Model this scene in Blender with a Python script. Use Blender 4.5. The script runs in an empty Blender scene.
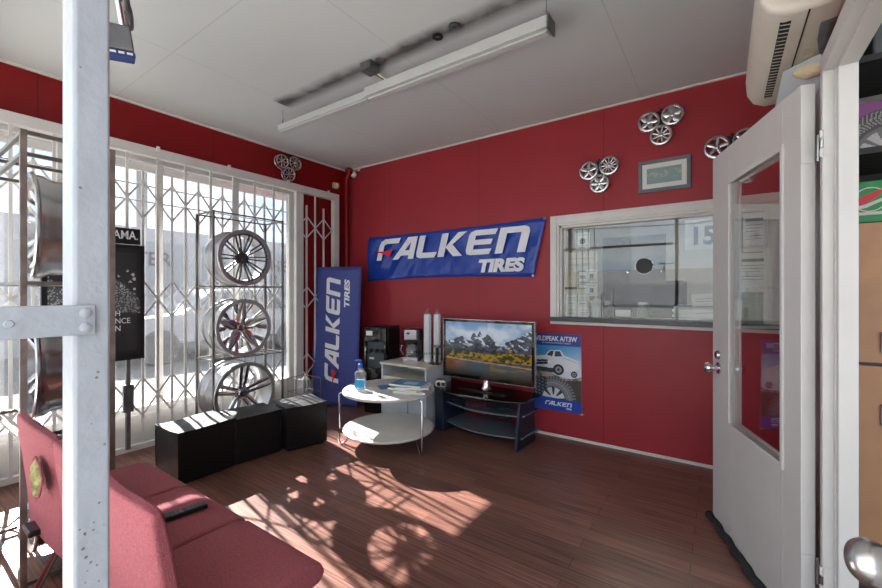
import bpy, bmesh, math, random
import numpy as np
from mathutils import Vector, Matrix, Euler
random.seed(7)
PI = math.pi
S = bpy.context.scene
C = S.collection
R = math.radians

# ------------------------------------------------------------------ camera, world, sun, exposure
cd = bpy.data.cameras.new('camera'); cam = bpy.data.objects.new('camera', cd); C.objects.link(cam)
cam.location = (4.024, -3.646, 1.32)
cam.rotation_euler = (R(90), 0, R(34.75))
cd.sensor_width = 36; cd.lens = 405 / 882 * 36; cd.clip_start = 0.02
cd.shift_y = -0.0022
S.camera = cam
S.view_settings.view_transform = 'Standard'; S.view_settings.look = 'None'
S.view_settings.exposure = 0.43; S.view_settings.gamma = 1
S.view_settings.use_curve_mapping = False

w = bpy.data.worlds.new('world'); S.world = w; w.use_nodes = True
nt = w.node_tree; nt.nodes.clear()
tc = nt.nodes.new('ShaderNodeTexCoord'); mp = nt.nodes.new('ShaderNodeMapping'); mp.inputs['Scale'].default_value = (1, 1, 3.2)
nz = nt.nodes.new('ShaderNodeTexNoise'); nz.inputs['Scale'].default_value = 2.6; nz.inputs['Detail'].default_value = 6
cr = nt.nodes.new('ShaderNodeValToRGB')
cr.color_ramp.elements[0].position = 0.40; cr.color_ramp.elements[0].color = (0.52, 0.64, 0.80, 1)
cr.color_ramp.elements[1].position = 0.60; cr.color_ramp.elements[1].color = (0.93, 0.97, 1, 1)
bg = nt.nodes.new('ShaderNodeBackground'); bg.inputs['Strength'].default_value = 2.6
wo = nt.nodes.new('ShaderNodeOutputWorld')
L = nt.links.new
L(tc.outputs['Generated'], mp.inputs['Vector']); L(mp.outputs[0], nz.inputs['Vector']); L(nz.outputs[0], cr.inputs[0])
L(cr.outputs[0], bg.inputs[0]); L(bg.outputs[0], wo.inputs[0])

SUN_EL, SUN_AZ = 34.6, -10.5
sl = bpy.data.lights.new('sun', 'SUN'); sl.energy = 41; sl.angle = R(0.6); sl.color = (1, 0.95, 0.89)
so = bpy.data.objects.new('sun', sl); C.objects.link(so)
dv = Vector((math.cos(R(SUN_EL)) * math.cos(R(SUN_AZ)), math.cos(R(SUN_EL)) * math.sin(R(SUN_AZ)), -math.sin(R(SUN_EL))))
so.rotation_euler = dv.to_track_quat('-Z', 'Y').to_euler(); so.location = (-6, 0, 8)

# ------------------------------------------------------------------ materials
def srgb(r, g, b):
    f = lambda c: (c / 255 / 12.92) if c / 255 <= 0.04045 else ((c / 255 + 0.055) / 1.055) ** 2.4
    return (f(r), f(g), f(b), 1)

def mat(name, col, rough=0.5, metal=0.0, var=0.08, scale=8.0, bump=0.0, bscale=60, coat=0.0, emit=None, estr=0, trans=0, ior=1.45, spec=0.5):
    m = bpy.data.materials.new(name); m.use_nodes = True
    n = m.node_tree.nodes; l = m.node_tree.links.new; b = n['Principled BSDF']
    c = srgb(*col)
    t = n.new('ShaderNodeTexCoord')
    if var > 0:
        z = n.new('ShaderNodeTexNoise'); z.inputs['Scale'].default_value = scale; z.inputs['Detail'].default_value = 4
        rp = n.new('ShaderNodeValToRGB')
        rp.color_ramp.elements[0].position = 0.3; rp.color_ramp.elements[1].position = 0.7
        rp.color_ramp.elements[0].color = tuple(x * (1 - var) for x in c[:3]) + (1,)
        rp.color_ramp.elements[1].color = tuple(min(1, x * (1 + var)) for x in c[:3]) + (1,)
        l(t.outputs['Object'], z.inputs['Vector']); l(z.outputs[0], rp.inputs[0]); l(rp.outputs[0], b.inputs['Base Color'])
    else:
        b.inputs['Base Color'].default_value = c
    b.inputs['Roughness'].default_value = rough; b.inputs['Metallic'].default_value = metal
    b.inputs['Coat Weight'].default_value = coat; b.inputs['IOR'].default_value = ior
    b.inputs['Specular IOR Level'].default_value = spec
    b.inputs['Transmission Weight'].default_value = trans
    if emit: b.inputs['Emission Color'].default_value = srgb(*emit); b.inputs['Emission Strength'].default_value = estr
    if bump > 0:
        z2 = n.new('ShaderNodeTexNoise'); z2.inputs['Scale'].default_value = bscale; z2.inputs['Detail'].default_value = 3
        bp = n.new('ShaderNodeBump'); bp.inputs['Strength'].default_value = bump; bp.inputs['Distance'].default_value = 0.01
        l(t.outputs['Object'], z2.inputs['Vector']); l(z2.outputs[0], bp.inputs['Height']); l(bp.outputs[0], b.inputs['Normal'])
    return m

def glass_mat(name, tint=(0.9, 0.9, 0.9), ior=1.5, dirt=0.0, refl=1.0):
    m = bpy.data.materials.new(name); m.use_nodes = True
    n = m.node_tree.nodes; l = m.node_tree.links.new; n.clear()
    o = n.new('ShaderNodeOutputMaterial'); tr = n.new('ShaderNodeBsdfTransparent'); tr.inputs[0].default_value = tint + (1,)
    gl = n.new('ShaderNodeBsdfGlossy'); gl.inputs['Roughness'].default_value = 0.01
    gl.inputs[0].default_value = (refl, refl, refl, 1)
    fr = n.new('ShaderNodeFresnel'); ge = n.new('ShaderNodeNewGeometry')
    mr = n.new('ShaderNodeMapRange'); mr.inputs['To Min'].default_value = ior; mr.inputs['To Max'].default_value = 1 / ior
    l(ge.outputs['Backfacing'], mr.inputs['Value']); l(mr.outputs[0], fr.inputs[0])
    mx = n.new('ShaderNodeMixShader'); l(fr.outputs[0], mx.inputs[0]); l(tr.outputs[0], mx.inputs[1]); l(gl.outputs[0], mx.inputs[2])
    if dirt > 0:
        df = n.new('ShaderNodeBsdfDiffuse'); df.inputs[0].default_value = (0.8, 0.8, 0.8, 1)
        m2 = n.new('ShaderNodeMixShader'); m2.inputs[0].default_value = dirt
        l(mx.outputs[0], m2.inputs[1]); l(df.outputs[0], m2.inputs[2]); l(m2.outputs[0], o.inputs[0])
    else:
        l(mx.outputs[0], o.inputs[0])
    return m

def picture_mat(name, emission=0.0, rough=0.35):
    m = bpy.data.materials.new(name); m.use_nodes = True
    n = m.node_tree.nodes; l = m.node_tree.links.new; b = n['Principled BSDF']
    a = n.new('ShaderNodeAttribute'); a.attribute_name = 'Col'
    l(a.outputs['Color'], b.inputs['Base Color']); b.inputs['Roughness'].default_value = rough
    if emission > 0:
        b.inputs['Base Color'].default_value = (0.01, 0.01, 0.01, 1)
        m.node_tree.links.remove(b.inputs['Base Color'].links[0])
        l(a.outputs['Color'], b.inputs['Emission Color']); b.inputs['Emission Strength'].default_value = emission
    return m

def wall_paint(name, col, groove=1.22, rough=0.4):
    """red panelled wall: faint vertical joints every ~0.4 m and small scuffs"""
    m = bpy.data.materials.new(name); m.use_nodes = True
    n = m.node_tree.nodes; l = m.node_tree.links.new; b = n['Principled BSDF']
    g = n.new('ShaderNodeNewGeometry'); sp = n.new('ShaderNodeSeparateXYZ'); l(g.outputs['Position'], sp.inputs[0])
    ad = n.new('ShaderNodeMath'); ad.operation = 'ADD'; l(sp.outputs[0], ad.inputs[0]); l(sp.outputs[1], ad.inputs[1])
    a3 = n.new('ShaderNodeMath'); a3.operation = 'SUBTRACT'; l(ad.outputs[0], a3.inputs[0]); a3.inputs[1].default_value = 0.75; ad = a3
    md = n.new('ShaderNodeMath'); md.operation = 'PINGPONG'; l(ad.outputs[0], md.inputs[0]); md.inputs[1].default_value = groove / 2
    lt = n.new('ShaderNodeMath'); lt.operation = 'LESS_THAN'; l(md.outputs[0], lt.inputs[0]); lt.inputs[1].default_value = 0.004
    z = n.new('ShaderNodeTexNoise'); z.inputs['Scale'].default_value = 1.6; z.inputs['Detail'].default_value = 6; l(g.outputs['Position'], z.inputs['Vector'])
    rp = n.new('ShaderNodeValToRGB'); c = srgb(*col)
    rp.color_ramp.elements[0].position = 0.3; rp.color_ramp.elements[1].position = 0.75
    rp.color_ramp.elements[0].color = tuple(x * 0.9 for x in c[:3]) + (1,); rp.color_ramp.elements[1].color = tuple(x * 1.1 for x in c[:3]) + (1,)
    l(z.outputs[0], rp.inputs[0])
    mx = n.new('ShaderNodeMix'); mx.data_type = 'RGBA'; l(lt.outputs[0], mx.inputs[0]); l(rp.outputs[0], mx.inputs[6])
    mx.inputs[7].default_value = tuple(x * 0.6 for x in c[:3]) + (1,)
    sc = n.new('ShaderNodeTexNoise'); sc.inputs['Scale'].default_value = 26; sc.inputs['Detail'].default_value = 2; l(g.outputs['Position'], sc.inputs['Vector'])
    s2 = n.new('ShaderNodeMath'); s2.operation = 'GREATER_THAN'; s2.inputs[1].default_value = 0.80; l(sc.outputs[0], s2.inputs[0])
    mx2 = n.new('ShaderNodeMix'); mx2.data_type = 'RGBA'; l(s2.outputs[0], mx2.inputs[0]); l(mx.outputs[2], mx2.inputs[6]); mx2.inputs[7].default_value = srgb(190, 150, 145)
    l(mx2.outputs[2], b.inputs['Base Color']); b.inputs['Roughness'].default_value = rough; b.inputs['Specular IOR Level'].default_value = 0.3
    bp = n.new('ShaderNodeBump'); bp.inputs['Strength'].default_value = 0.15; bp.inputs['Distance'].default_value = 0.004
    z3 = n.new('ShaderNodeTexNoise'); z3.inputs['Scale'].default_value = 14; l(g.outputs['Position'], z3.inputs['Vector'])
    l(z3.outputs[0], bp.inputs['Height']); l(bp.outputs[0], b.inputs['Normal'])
    return m

def floor_mat():
    m = bpy.data.materials.new('dark_laminate'); m.use_nodes = True
    n = m.node_tree.nodes; l = m.node_tree.links.new; b = n['Principled BSDF']
    g = n.new('ShaderNodeNewGeometry')
    br = n.new('ShaderNodeTexBrick'); br.inputs['Scale'].default_value = 1.0
    br.inputs['Brick Width'].default_value = 1.3; br.inputs['Row Height'].default_value = 0.095; br.offset = 0.37
    br.inputs['Mortar Size'].default_value = 0.0016; br.inputs['Mortar Smooth'].default_value = 0.2
    br.inputs['Color1'].default_value = srgb(134, 96, 85); br.inputs['Color2'].default_value = srgb(113, 80, 71); br.inputs['Mortar'].default_value = srgb(58, 36, 31)
    l(g.outputs['Position'], br.inputs['Vector'])
    mp = n.new('ShaderNodeMapping'); mp.inputs['Scale'].default_value = (1.6, 60, 1); l(g.outputs['Position'], mp.inputs['Vector'])
    z = n.new('ShaderNodeTexNoise'); z.inputs['Scale'].default_value = 1.6; z.inputs['Detail'].default_value = 7; l(mp.outputs[0], z.inputs['Vector'])
    rp = n.new('ShaderNodeValToRGB'); rp.color_ramp.elements[0].position = 0.28; rp.color_ramp.elements[1].position = 0.72
    rp.color_ramp.elements[0].color = (0.38, 0.33, 0.31, 1); rp.color_ramp.elements[1].color = (1.35, 1.3, 1.25, 1); l(z.outputs[0], rp.inputs[0])
    mx = n.new('ShaderNodeMix'); mx.data_type = 'RGBA'; mx.blend_type = 'MULTIPLY'; mx.inputs[0].default_value = 1
    l(br.outputs[0], mx.inputs[6]); l(rp.outputs[0], mx.inputs[7]); l(mx.outputs[2], b.inputs['Base Color'])
    b.inputs['Roughness'].default_value = 0.33; b.inputs['Specular IOR Level'].default_value = 0.4
    bp = n.new('ShaderNodeBump'); bp.inputs['Strength'].default_value = 0.25; bp.inputs['Distance'].default_value = 0.003
    l(z.outputs[0], bp.inputs['Height']); l(bp.outputs[0], b.inputs['Normal'])
    return m

def ceiling_mat():
    m = bpy.data.materials.new('ceiling_board'); m.use_nodes = True
    n = m.node_tree.nodes; l = m.node_tree.links.new; b = n['Principled BSDF']
    g = n.new('ShaderNodeNewGeometry'); sp = n.new('ShaderNodeSeparateXYZ'); l(g.outputs['Position'], sp.inputs[0])
    def M(op, a, bb=None, c=None):
        q = n.new('ShaderNodeMath'); q.operation = op
        for i, v in enumerate((a, bb, c)):
            if v is None: continue
            if isinstance(v, (int, float)): q.inputs[i].default_value = v
            else: l(v, q.inputs[i])
        return q.outputs[0]
    X, Y = sp.outputs[0], sp.outputs[1]
    sx = M('LESS_THAN', M('PINGPONG', M('SUBTRACT', X, 1.05), 0.61), 0.003)
    sy = M('LESS_THAN', M('PINGPONG', M('ADD', Y, 0.02), 1.22), 0.003)
    seam = M('MULTIPLY', M('MAXIMUM', sx, sy), 0.3)
    z = n.new('ShaderNodeTexNoise'); z.inputs['Scale'].default_value = 5; z.inputs['Detail'].default_value = 6; l(g.outputs['Position'], z.inputs['Vector'])
    z2 = n.new('ShaderNodeTexNoise'); z2.inputs['Scale'].default_value = 1.1; z2.inputs['Detail'].default_value = 3; l(g.outputs['Position'], z2.inputs['Vector'])
    # uneven dark band running along X, broken up by noise
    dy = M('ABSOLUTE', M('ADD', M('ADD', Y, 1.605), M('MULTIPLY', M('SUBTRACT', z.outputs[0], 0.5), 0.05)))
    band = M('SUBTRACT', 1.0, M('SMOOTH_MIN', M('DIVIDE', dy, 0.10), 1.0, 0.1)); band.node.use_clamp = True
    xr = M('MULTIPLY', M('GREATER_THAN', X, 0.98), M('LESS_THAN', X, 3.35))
    dark_streak = M('MULTIPLY', M('MULTIPLY', band, xr), M('MULTIPLY', M('ADD', z.outputs[0], 0.1), 1.75)); dark_streak.node.use_clamp = True
    rp = n.new('ShaderNodeValToRGB'); rp.color_ramp.elements[0].color = srgb(188, 193, 196); rp.color_ramp.elements[1].color = srgb(198, 203, 206); l(z2.outputs[0], rp.inputs[0])
    m1 = n.new('ShaderNodeMix'); m1.data_type = 'RGBA'; l(seam, m1.inputs[0]); l(rp.outputs[0], m1.inputs[6]); m1.inputs[7].default_value = srgb(120, 118, 115)
    m2 = n.new('ShaderNodeMix'); m2.data_type = 'RGBA'; l(dark_streak, m2.inputs[0]); l(m1.outputs[2], m2.inputs[6]); m2.inputs[7].default_value = srgb(84, 83, 82)
    l(m2.outputs[2], b.inputs['Base Color']); b.inputs['Roughness'].default_value = 0.7
    return m

M = {}
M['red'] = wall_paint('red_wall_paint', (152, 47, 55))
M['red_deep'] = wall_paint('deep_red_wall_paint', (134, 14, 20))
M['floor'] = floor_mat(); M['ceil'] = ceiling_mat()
M['white'] = mat('white_paint', (214, 212, 208), 0.42, var=0.05, bump=0.05, bscale=20)
M['gatewhite'] = mat('gate_white_paint', (205, 203, 200), 0.4, var=0.05)
M['doorwhite'] = mat('door_white_paint', (196, 194, 192), 0.38, var=0.04, scale=3)
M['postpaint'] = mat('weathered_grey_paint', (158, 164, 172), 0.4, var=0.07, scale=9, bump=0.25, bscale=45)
M['steel'] = mat('rack_steel', (120, 116, 112), 0.35, 0.7, var=0.2, scale=6)
M['rust'] = mat('rusty_steel', (134, 122, 116), 0.5, 0.5, var=0.3, scale=12)
M['chrome'] = mat('chrome', (215, 215, 217), 0.09, 1.0, var=0)
M['alu'] = mat('machined_aluminium', (175, 175, 178), 0.22, 1.0, var=0.1)
M['dkalu'] = mat('dark_alloy', (84, 82, 82), 0.35, 0.7, var=0.15)
M['black'] = mat('black_plastic', (20, 20, 22), 0.35, var=0.1)
M['gloss'] = mat('gloss_black', (9, 9, 11), 0.08, var=0, coat=0.5)
M['vinyl'] = mat('black_leatherette', (20, 21, 23), 0.42, var=0.15, bump=0.3, bscale=9, spec=0.35)
M['navy'] = mat('navy_laminate', (30, 38, 56), 0.4, var=0.08)
M['glassshelf'] = mat('grey_glass_shelf', (92, 104, 116), 0.12, var=0.03, coat=0.4)
M['cream'] = mat('cream_laminate', (206, 200, 184), 0.4, var=0.05)
M['greylam'] = mat('pale_grey_laminate', (188, 194, 202), 0.45, var=0.04)
M['tablew'] = mat('white_table_laminate', (206, 204, 198), 0.32, var=0.04)
M['fabric'] = mat('dusty_red_upholstery', (150, 78, 86), 0.85, var=0.16, scale=120, bump=0.4, bscale=260)
M['fabricred'] = mat('torn_red_fabric', (140, 20, 26), 0.9, var=0.3, scale=60)
M['foam'] = mat('exposed_foam', (148, 142, 98), 0.95, var=0.4, scale=40, bump=0.8, bscale=30)
M['blue'] = mat('banner_blue_vinyl', (30, 64, 156), 0.16, var=0.06, scale=4, bump=1.0, bscale=6)
M['blue2'] = mat('banner_blue_cloth', (62, 72, 140), 0.6, var=0.05, scale=4, bump=0.15, bscale=9)
M['ink'] = mat('white_print', (222, 224, 232), 0.4, var=0.02)
M['inkred'] = mat('red_print', (214, 30, 48), 0.4, var=0.02)
M['inkblack'] = mat('black_print', (25, 25, 28), 0.5, var=0.02)
M['inkgrey'] = mat('grey_print', (120, 120, 122), 0.5, var=0.02)
M['fadedink'] = mat('faded_grey_print', (92, 88, 90), 0.6, var=0.05)
M['paper'] = mat('white_paper', (218, 218, 214), 0.7, var=0.02)
M['paper2'] = mat('cream_board', (196, 188, 166), 0.7, var=0.06)
M['signblack'] = mat('sign_black', (22, 22, 24), 0.4, var=0.05)
M['acw'] = mat('aged_white_plastic', (208, 203, 192), 0.38, var=0.05, scale=5)
M['acdark'] = mat('vent_dark', (30, 30, 30), 0.6, var=0.1)
M['acyellow'] = mat('tan_foam_wrap', (196, 180, 150), 0.9, var=0.15, bump=0.6, bscale=40)
M['frame_grey'] = mat('grey_picture_frame', (104, 112, 118), 0.45, var=0.05)
M['framed_teal'] = mat('teal_print', (120, 152, 160), 0.4, var=0.1, scale=30)
M['greybrass'] = mat('galvanised_steel', (120, 122, 124), 0.4, 0.8, var=0.25, scale=15)
M['lockblue'] = mat('blue_rubber', (30, 50, 110), 0.5, var=0.1)
M['win'] = glass_mat('window_glass', (0.74, 0.75, 0.76), 1.5, dirt=0.06)
M['svc'] = glass_mat('service_glass', (0.9, 0.92, 0.91), 1.62)
M['dglass'] = glass_mat('door_glass', (0.95, 0.96, 0.96), 1.55)
M['clear'] = glass_mat('clear_plastic', (0.93, 0.95, 0.97), 1.5, dirt=0.12)
M['carafe'] = glass_mat('carafe_glass', (0.75, 0.75, 0.75), 1.5, dirt=0.15)
M['blue_label'] = mat('bright_blue_label', (30, 140, 190), 0.4, var=0.1)
M['cyan'] = mat('cyan_cover', (70, 140, 190), 0.4, var=0.25, scale=25)
M['yellow'] = mat('pale_yellow_cover', (214, 206, 130), 0.5, var=0.1)
M['green'] = mat('green_card', (40, 150, 80), 0.45, var=0.08)
M['purple'] = mat('purple_card', (140, 70, 140), 0.45, var=0.05)
M['wood'] = mat('light_wood_veneer', (196, 150, 112), 0.5, var=0.1, scale=6)
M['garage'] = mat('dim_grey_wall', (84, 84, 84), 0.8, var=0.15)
M['asphalt'] = mat('asphalt', (104, 104, 104), 0.9, var=0.1)
M['concrete'] = mat('concrete', (196, 192, 184), 0.9, var=0.08)
M['silver'] = mat('satin_silver', (190, 190, 192), 0.27, 0.95, var=0.04)
M['rimsilver'] = mat('polished_lip_silver', (178, 178, 180), 0.3, 0.75, var=0.05)
M['lampwhite'] = mat('aged_lamp_white', (180, 182, 183), 0.45, var=0.03)
M['extwall'] = mat('pale_metal_siding', (172, 172, 174), 0.8, var=0.05)
M['extpanel'] = mat('pale_panel', (152, 154, 158), 0.8, var=0.05)
M['carw'] = mat('pale_car_paint', (150, 152, 156), 0.3, var=0.03)
M['carg'] = mat('grey_car_paint', (130, 132, 136), 0.3, var=0.03)
M['tyre_far'] = mat('dusty_tyre', (96, 96, 98), 0.8)
M['carglass'] = mat('car_glass', (90, 94, 100), 0.1, var=0)
M['rubber'] = mat('tyre_rubber', (48, 48, 50), 0.7, var=0.1)
M['officewall'] = mat('office_wall', (170, 170, 166), 0.8, var=0.05)
M['officedark'] = mat('office_dark', (66, 68, 68), 0.7, var=0.1)
M['counter'] = mat('dark_counter', (74, 76, 80), 0.35, var=0.08)
M['skin_cup'] = mat('foam_cup', (222, 222, 226), 0.5, var=0.05, scale=30)
M['pic'] = picture_mat('printed_picture'); M['screen'] = picture_mat('screen_picture', 0.55, 0.12)
M['pole'] = mat('utility_pole', (140, 138, 134), 0.8, var=0.1)
M['cloth'] = mat('black_draft_cloth', (40, 42, 44), 0.9, var=0.3, bump=0.6, bscale=25)
M['beige'] = mat('beige_plastic', (200, 186, 150), 0.5, var=0.05)

# ------------------------------------------------------------------ mesh builder
class MB:
    def __init__(s): s.v = []; s.f = []; s.weld = True
    def add(s, vs, fs, T=None):
        o = len(s.v)
        s.v += [tuple(T @ Vector(p)) if T else tuple(p) for p in vs]
        s.f += [tuple(o + i for i in f) for f in fs]; return s
    def box(s, x0, x1, y0, y1, z0, z1, T=None):
        s.weld = False
        return s.add([(x0, y0, z0), (x1, y0, z0), (x1, y1, z0), (x0, y1, z0), (x0, y0, z1), (x1, y0, z1), (x1, y1, z1), (x0, y1, z1)],
                     [(0, 3, 2, 1), (4, 5, 6, 7), (0, 1, 5, 4), (1, 2, 6, 5), (2, 3, 7, 6), (3, 0, 4, 7)], T)
    def bar(s, a, b, wx, wy, up=(0, 0, 1)):
        a, b = Vector(a), Vector(b); d = (b - a).normalized(); u = Vector(up)
        if abs(d.dot(u)) > 0.98: u = Vector((1, 0, 0))
        x = d.cross(u).normalized(); y = x.cross(d).normalized(); vs = []
        for p in (a, b):
            for i, j in ((-1, -1), (1, -1), (1, 1), (-1, 1)): vs.append(p + x * wx / 2 * i + y * wy / 2 * j)
        return s.add(vs, [(0, 3, 2, 1), (4, 5, 6, 7), (0, 1, 5, 4), (1, 2, 6, 5), (2, 3, 7, 6), (3, 0, 4, 7)])
    def tube(s, pts, r, n=10, closed=False, T=None):
        pts = [Vector(p) for p in pts]; N = len(pts); vs = []; fs = []
        prev = None
        for i, p in enumerate(pts):
            if closed: d = pts[(i + 1) % N] - pts[i - 1]
            else: d = (pts[min(i + 1, N - 1)] - pts[max(i - 1, 0)])
            d.normalize()
            if prev is None: q = d.orthogonal().normalized()
            else:
                q = prev - d * prev.dot(d)
                q = q.normalized() if q.length > 1e-6 else d.orthogonal().normalized()
            prev = q; e = d.cross(q)
            rr = r[i] if isinstance(r, (list, tuple)) else r
            for k in range(n):
                a = 2 * PI * k / n; vs.append(p + q * math.cos(a) * rr + e * math.sin(a) * rr)
        for i in range(N if closed else N - 1):
            for k in range(n):
                a = i * n + k; b = i * n + (k + 1) % n; j = ((i + 1) % N) * n
                fs.append((a, b, j + (k + 1) % n, j + k))
        if not closed: fs.append(tuple(range(n - 1, -1, -1))); fs.append(tuple((N - 1) * n + k for k in range(n)))
        return s.add(vs, fs, T)
    def lathe(s, prof, n=32, T=None, close=False):
        """profile (r, h) round local Z"""
        vs = []; fs = []; m = len(prof)
        for r, h in prof:
            for k in range(n): a = 2 * PI * k / n; vs.append((r * math.cos(a), r * math.sin(a), h))
        for i in range(m if close else m - 1):
            j = (i + 1) % m
            for k in range(n): fs.append((i * n + k, i * n + (k + 1) % n, j * n + (k + 1) % n, j * n + k))
        if not close:
            if prof[0][0] > 1e-4: fs.append(tuple(range(n - 1, -1, -1)))
            if prof[-1][0] > 1e-4: fs.append(tuple((m - 1) * n + k for k in range(n)))
        return s.add(vs, fs, T)
    def prism(s, pts, y0, y1, T=None):
        """polygon in local XZ, from y0 to y1"""
        s.weld = False; n = len(pts); vs = [(p[0], y0, p[1]) for p in pts] + [(p[0], y1, p[1]) for p in pts]
        fs = [tuple(range(n)), tuple(range(2 * n - 1, n - 1, -1))] + [(i, i + n, (i + 1) % n + n, (i + 1) % n) for i in range(n)]
        return s.add(vs, fs, T)
    def build(s, name, m, parent=None, bevel=0, seg=2, smooth=35, sub=0):
        me = bpy.data.meshes.new(name); me.from_pydata(s.v, [], s.f)
        bm = bmesh.new(); bm.from_mesh(me); 
        if s.weld: bmesh.ops.remove_doubles(bm, verts=bm.verts, dist=1e-6)
        bmesh.ops.recalc_face_normals(bm, faces=bm.faces)
        for f in bm.faces: f.smooth = True
        bm.to_mesh(me); bm.free()
        if sub == 0: me.set_sharp_from_angle(angle=R(smooth))
        me.materials.append(M[m] if isinstance(m, str) else m)
        o = bpy.data.objects.new(name, me); C.objects.link(o); o.parent = parent
        if bevel > 0:
            b = o.modifiers.new('bevel', 'BEVEL'); b.width = bevel; b.segments = seg; b.limit_method = 'ANGLE'; b.angle_limit = R(40)
            b.harden_normals = True
        if sub: q = o.modifiers.new('sub', 'SUBSURF'); q.levels = sub; q.render_levels = sub
        return o

def thing(name, label, cat, loc=(0, 0, 0), rz=0, group=None, rot=None):
    o = bpy.data.objects.new(name, None); C.objects.link(o); o.location = loc
    o.rotation_euler = rot if rot else (0, 0, rz); o.empty_display_size = 0.05
    o['label'] = label; o['category'] = cat
    if group: o['group'] = group
    return o
def tag(o, label, cat, group=None):
    o['label'] = label; o['category'] = cat
    if group: o['group'] = group
    return o
def struct(o): o['kind'] = 'structure'; return o
def sthing(name, loc=(0, 0, 0), rz=0):
    o = bpy.data.objects.new(name, None); C.objects.link(o); o.location = loc; o.rotation_euler = (0, 0, rz); o['kind'] = 'structure'; return o
def T(loc=(0, 0, 0), rx=0, ry=0, rz=0, s=1): return Matrix.Translation(loc) @ Euler((rx, ry, rz)).to_matrix().to_4x4() @ Matrix.Scale(s, 4)
def setlabel(o, t): o['label'] = t; return o

def text_part(name, body, x, y, z, size, m, parent, bold=0.0, shear=0.0, sx=1.0, align='LEFT', rot=None, ext=0.0006, width=None, lines=1.0):
    """text lying in local XZ facing -Y"""
    cu = bpy.data.curves.new(name, 'FONT'); cu.body = body; cu.size = size; cu.offset = bold; cu.shear = shear; cu.extrude = ext
    cu.align_x = align; cu.space_line = lines
    t = bpy.data.objects.new(name + '_tmp', cu); C.objects.link(t)
    bpy.context.view_layer.update()
    dg = bpy.context.evaluated_depsgraph_get(); me = bpy.data.meshes.new_from_object(t.evaluated_get(dg))
    bpy.data.objects.remove(t); me.materials.clear(); me.materials.append(M[m]); me.name = name
    if width:
        xs = [v.co.x for v in me.vertices]; wd = max(xs) - min(xs); sx = width / wd
    for v in me.vertices: v.co.x *= sx
    o = bpy.data.objects.new(name, me); C.objects.link(o); o.parent = parent
    o.location = (x, y, z); o.rotation_euler = rot if rot else (R(90), 0, 0)
    return o

def picture(name, fn, x0, x1, z0, z1, y, nu, nv, m, parent, th=0.0):
    """flat printed picture in local XZ facing -Y; colours are the printed/displayed image"""
    us = (np.arange(nu) + 0.5) / nu; vs = (np.arange(nv) + 0.5) / nv
    U, V = np.meshgrid(us, vs); col = np.clip(fn(U, V), 0, 1) # nv,nu,3 sRGB 0..1
    lin = np.where(col <= 0.04045, col / 12.92, ((col + 0.055) / 1.055) ** 2.4)
    gx = np.linspace(x0, x1, nu + 1); gz = np.linspace(z0, z1, nv + 1)
    verts = [(a, y, b) for b in gz for a in gx]
    W = nu + 1
    faces = [(j * W + i, j * W + i + 1, (j + 1) * W + i + 1, (j + 1) * W + i) for j in range(nv) for i in range(nu)]
    me = bpy.data.meshes.new(name); me.from_pydata(verts, [], faces)
    at = me.color_attributes.new('Col', 'FLOAT_COLOR', 'CORNER')
    arr = np.ones((nv * nu, 4, 4), dtype=np.float32); arr[:, :, :3] = lin.reshape(-1, 1, 3)
    at.data.foreach_set('color', arr.ravel())
    me.materials.append(M[m]); o = bpy.data.objects.new(name, me); C.objects.link(o); o.parent = parent
    return o

def vnoise(U, V, sx, sy, seed=0, octv=4):
    rs = np.random.RandomState(seed); out = np.zeros_like(U); amp = 1; tot = 0
    for k in range(octv):
        gx, gy = int(sx * 2 ** k) + 2, int(sy * 2 ** k) + 2; g = rs.rand(gy + 1, gx + 1)
        x = U * (gx - 1); y = V * (gy - 1); xi = np.clip(x.astype(int), 0, gx - 1); yi = np.clip(y.astype(int), 0, gy - 1); fx = x - xi; fy = y - yi
        fx = fx * fx * (3 - 2 * fx); fy = fy * fy * (3 - 2 * fy)
        out += amp * ((g[yi, xi] * (1 - fx) + g[yi, xi + 1] * fx) * (1 - fy) + (g[yi + 1, xi] * (1 - fx) + g[yi + 1, xi + 1] * fx) * fy)
        tot += amp; amp *= 0.55
    return out / tot
def rgb(*c): return np.array(c, float) / 255
def mixc(col, c, a): return col * (1 - a[..., None]) + (c if getattr(c, 'ndim', 1) == 3 else np.array(c)) * a[..., None]
def poly_mask(U, V, pts):
    m = np.zeros(U.shape, bool); n = len(pts)
    for i in range(n):
        x1, y1 = pts[i]; x2, y2 = pts[(i + 1) % n]
        if y1 == y2: continue
        c = ((y1 > V) != (y2 > V)) & (U < (x2 - x1) * (V - y1) / (y2 - y1) + x1); m ^= c
    return m.astype(float)

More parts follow.
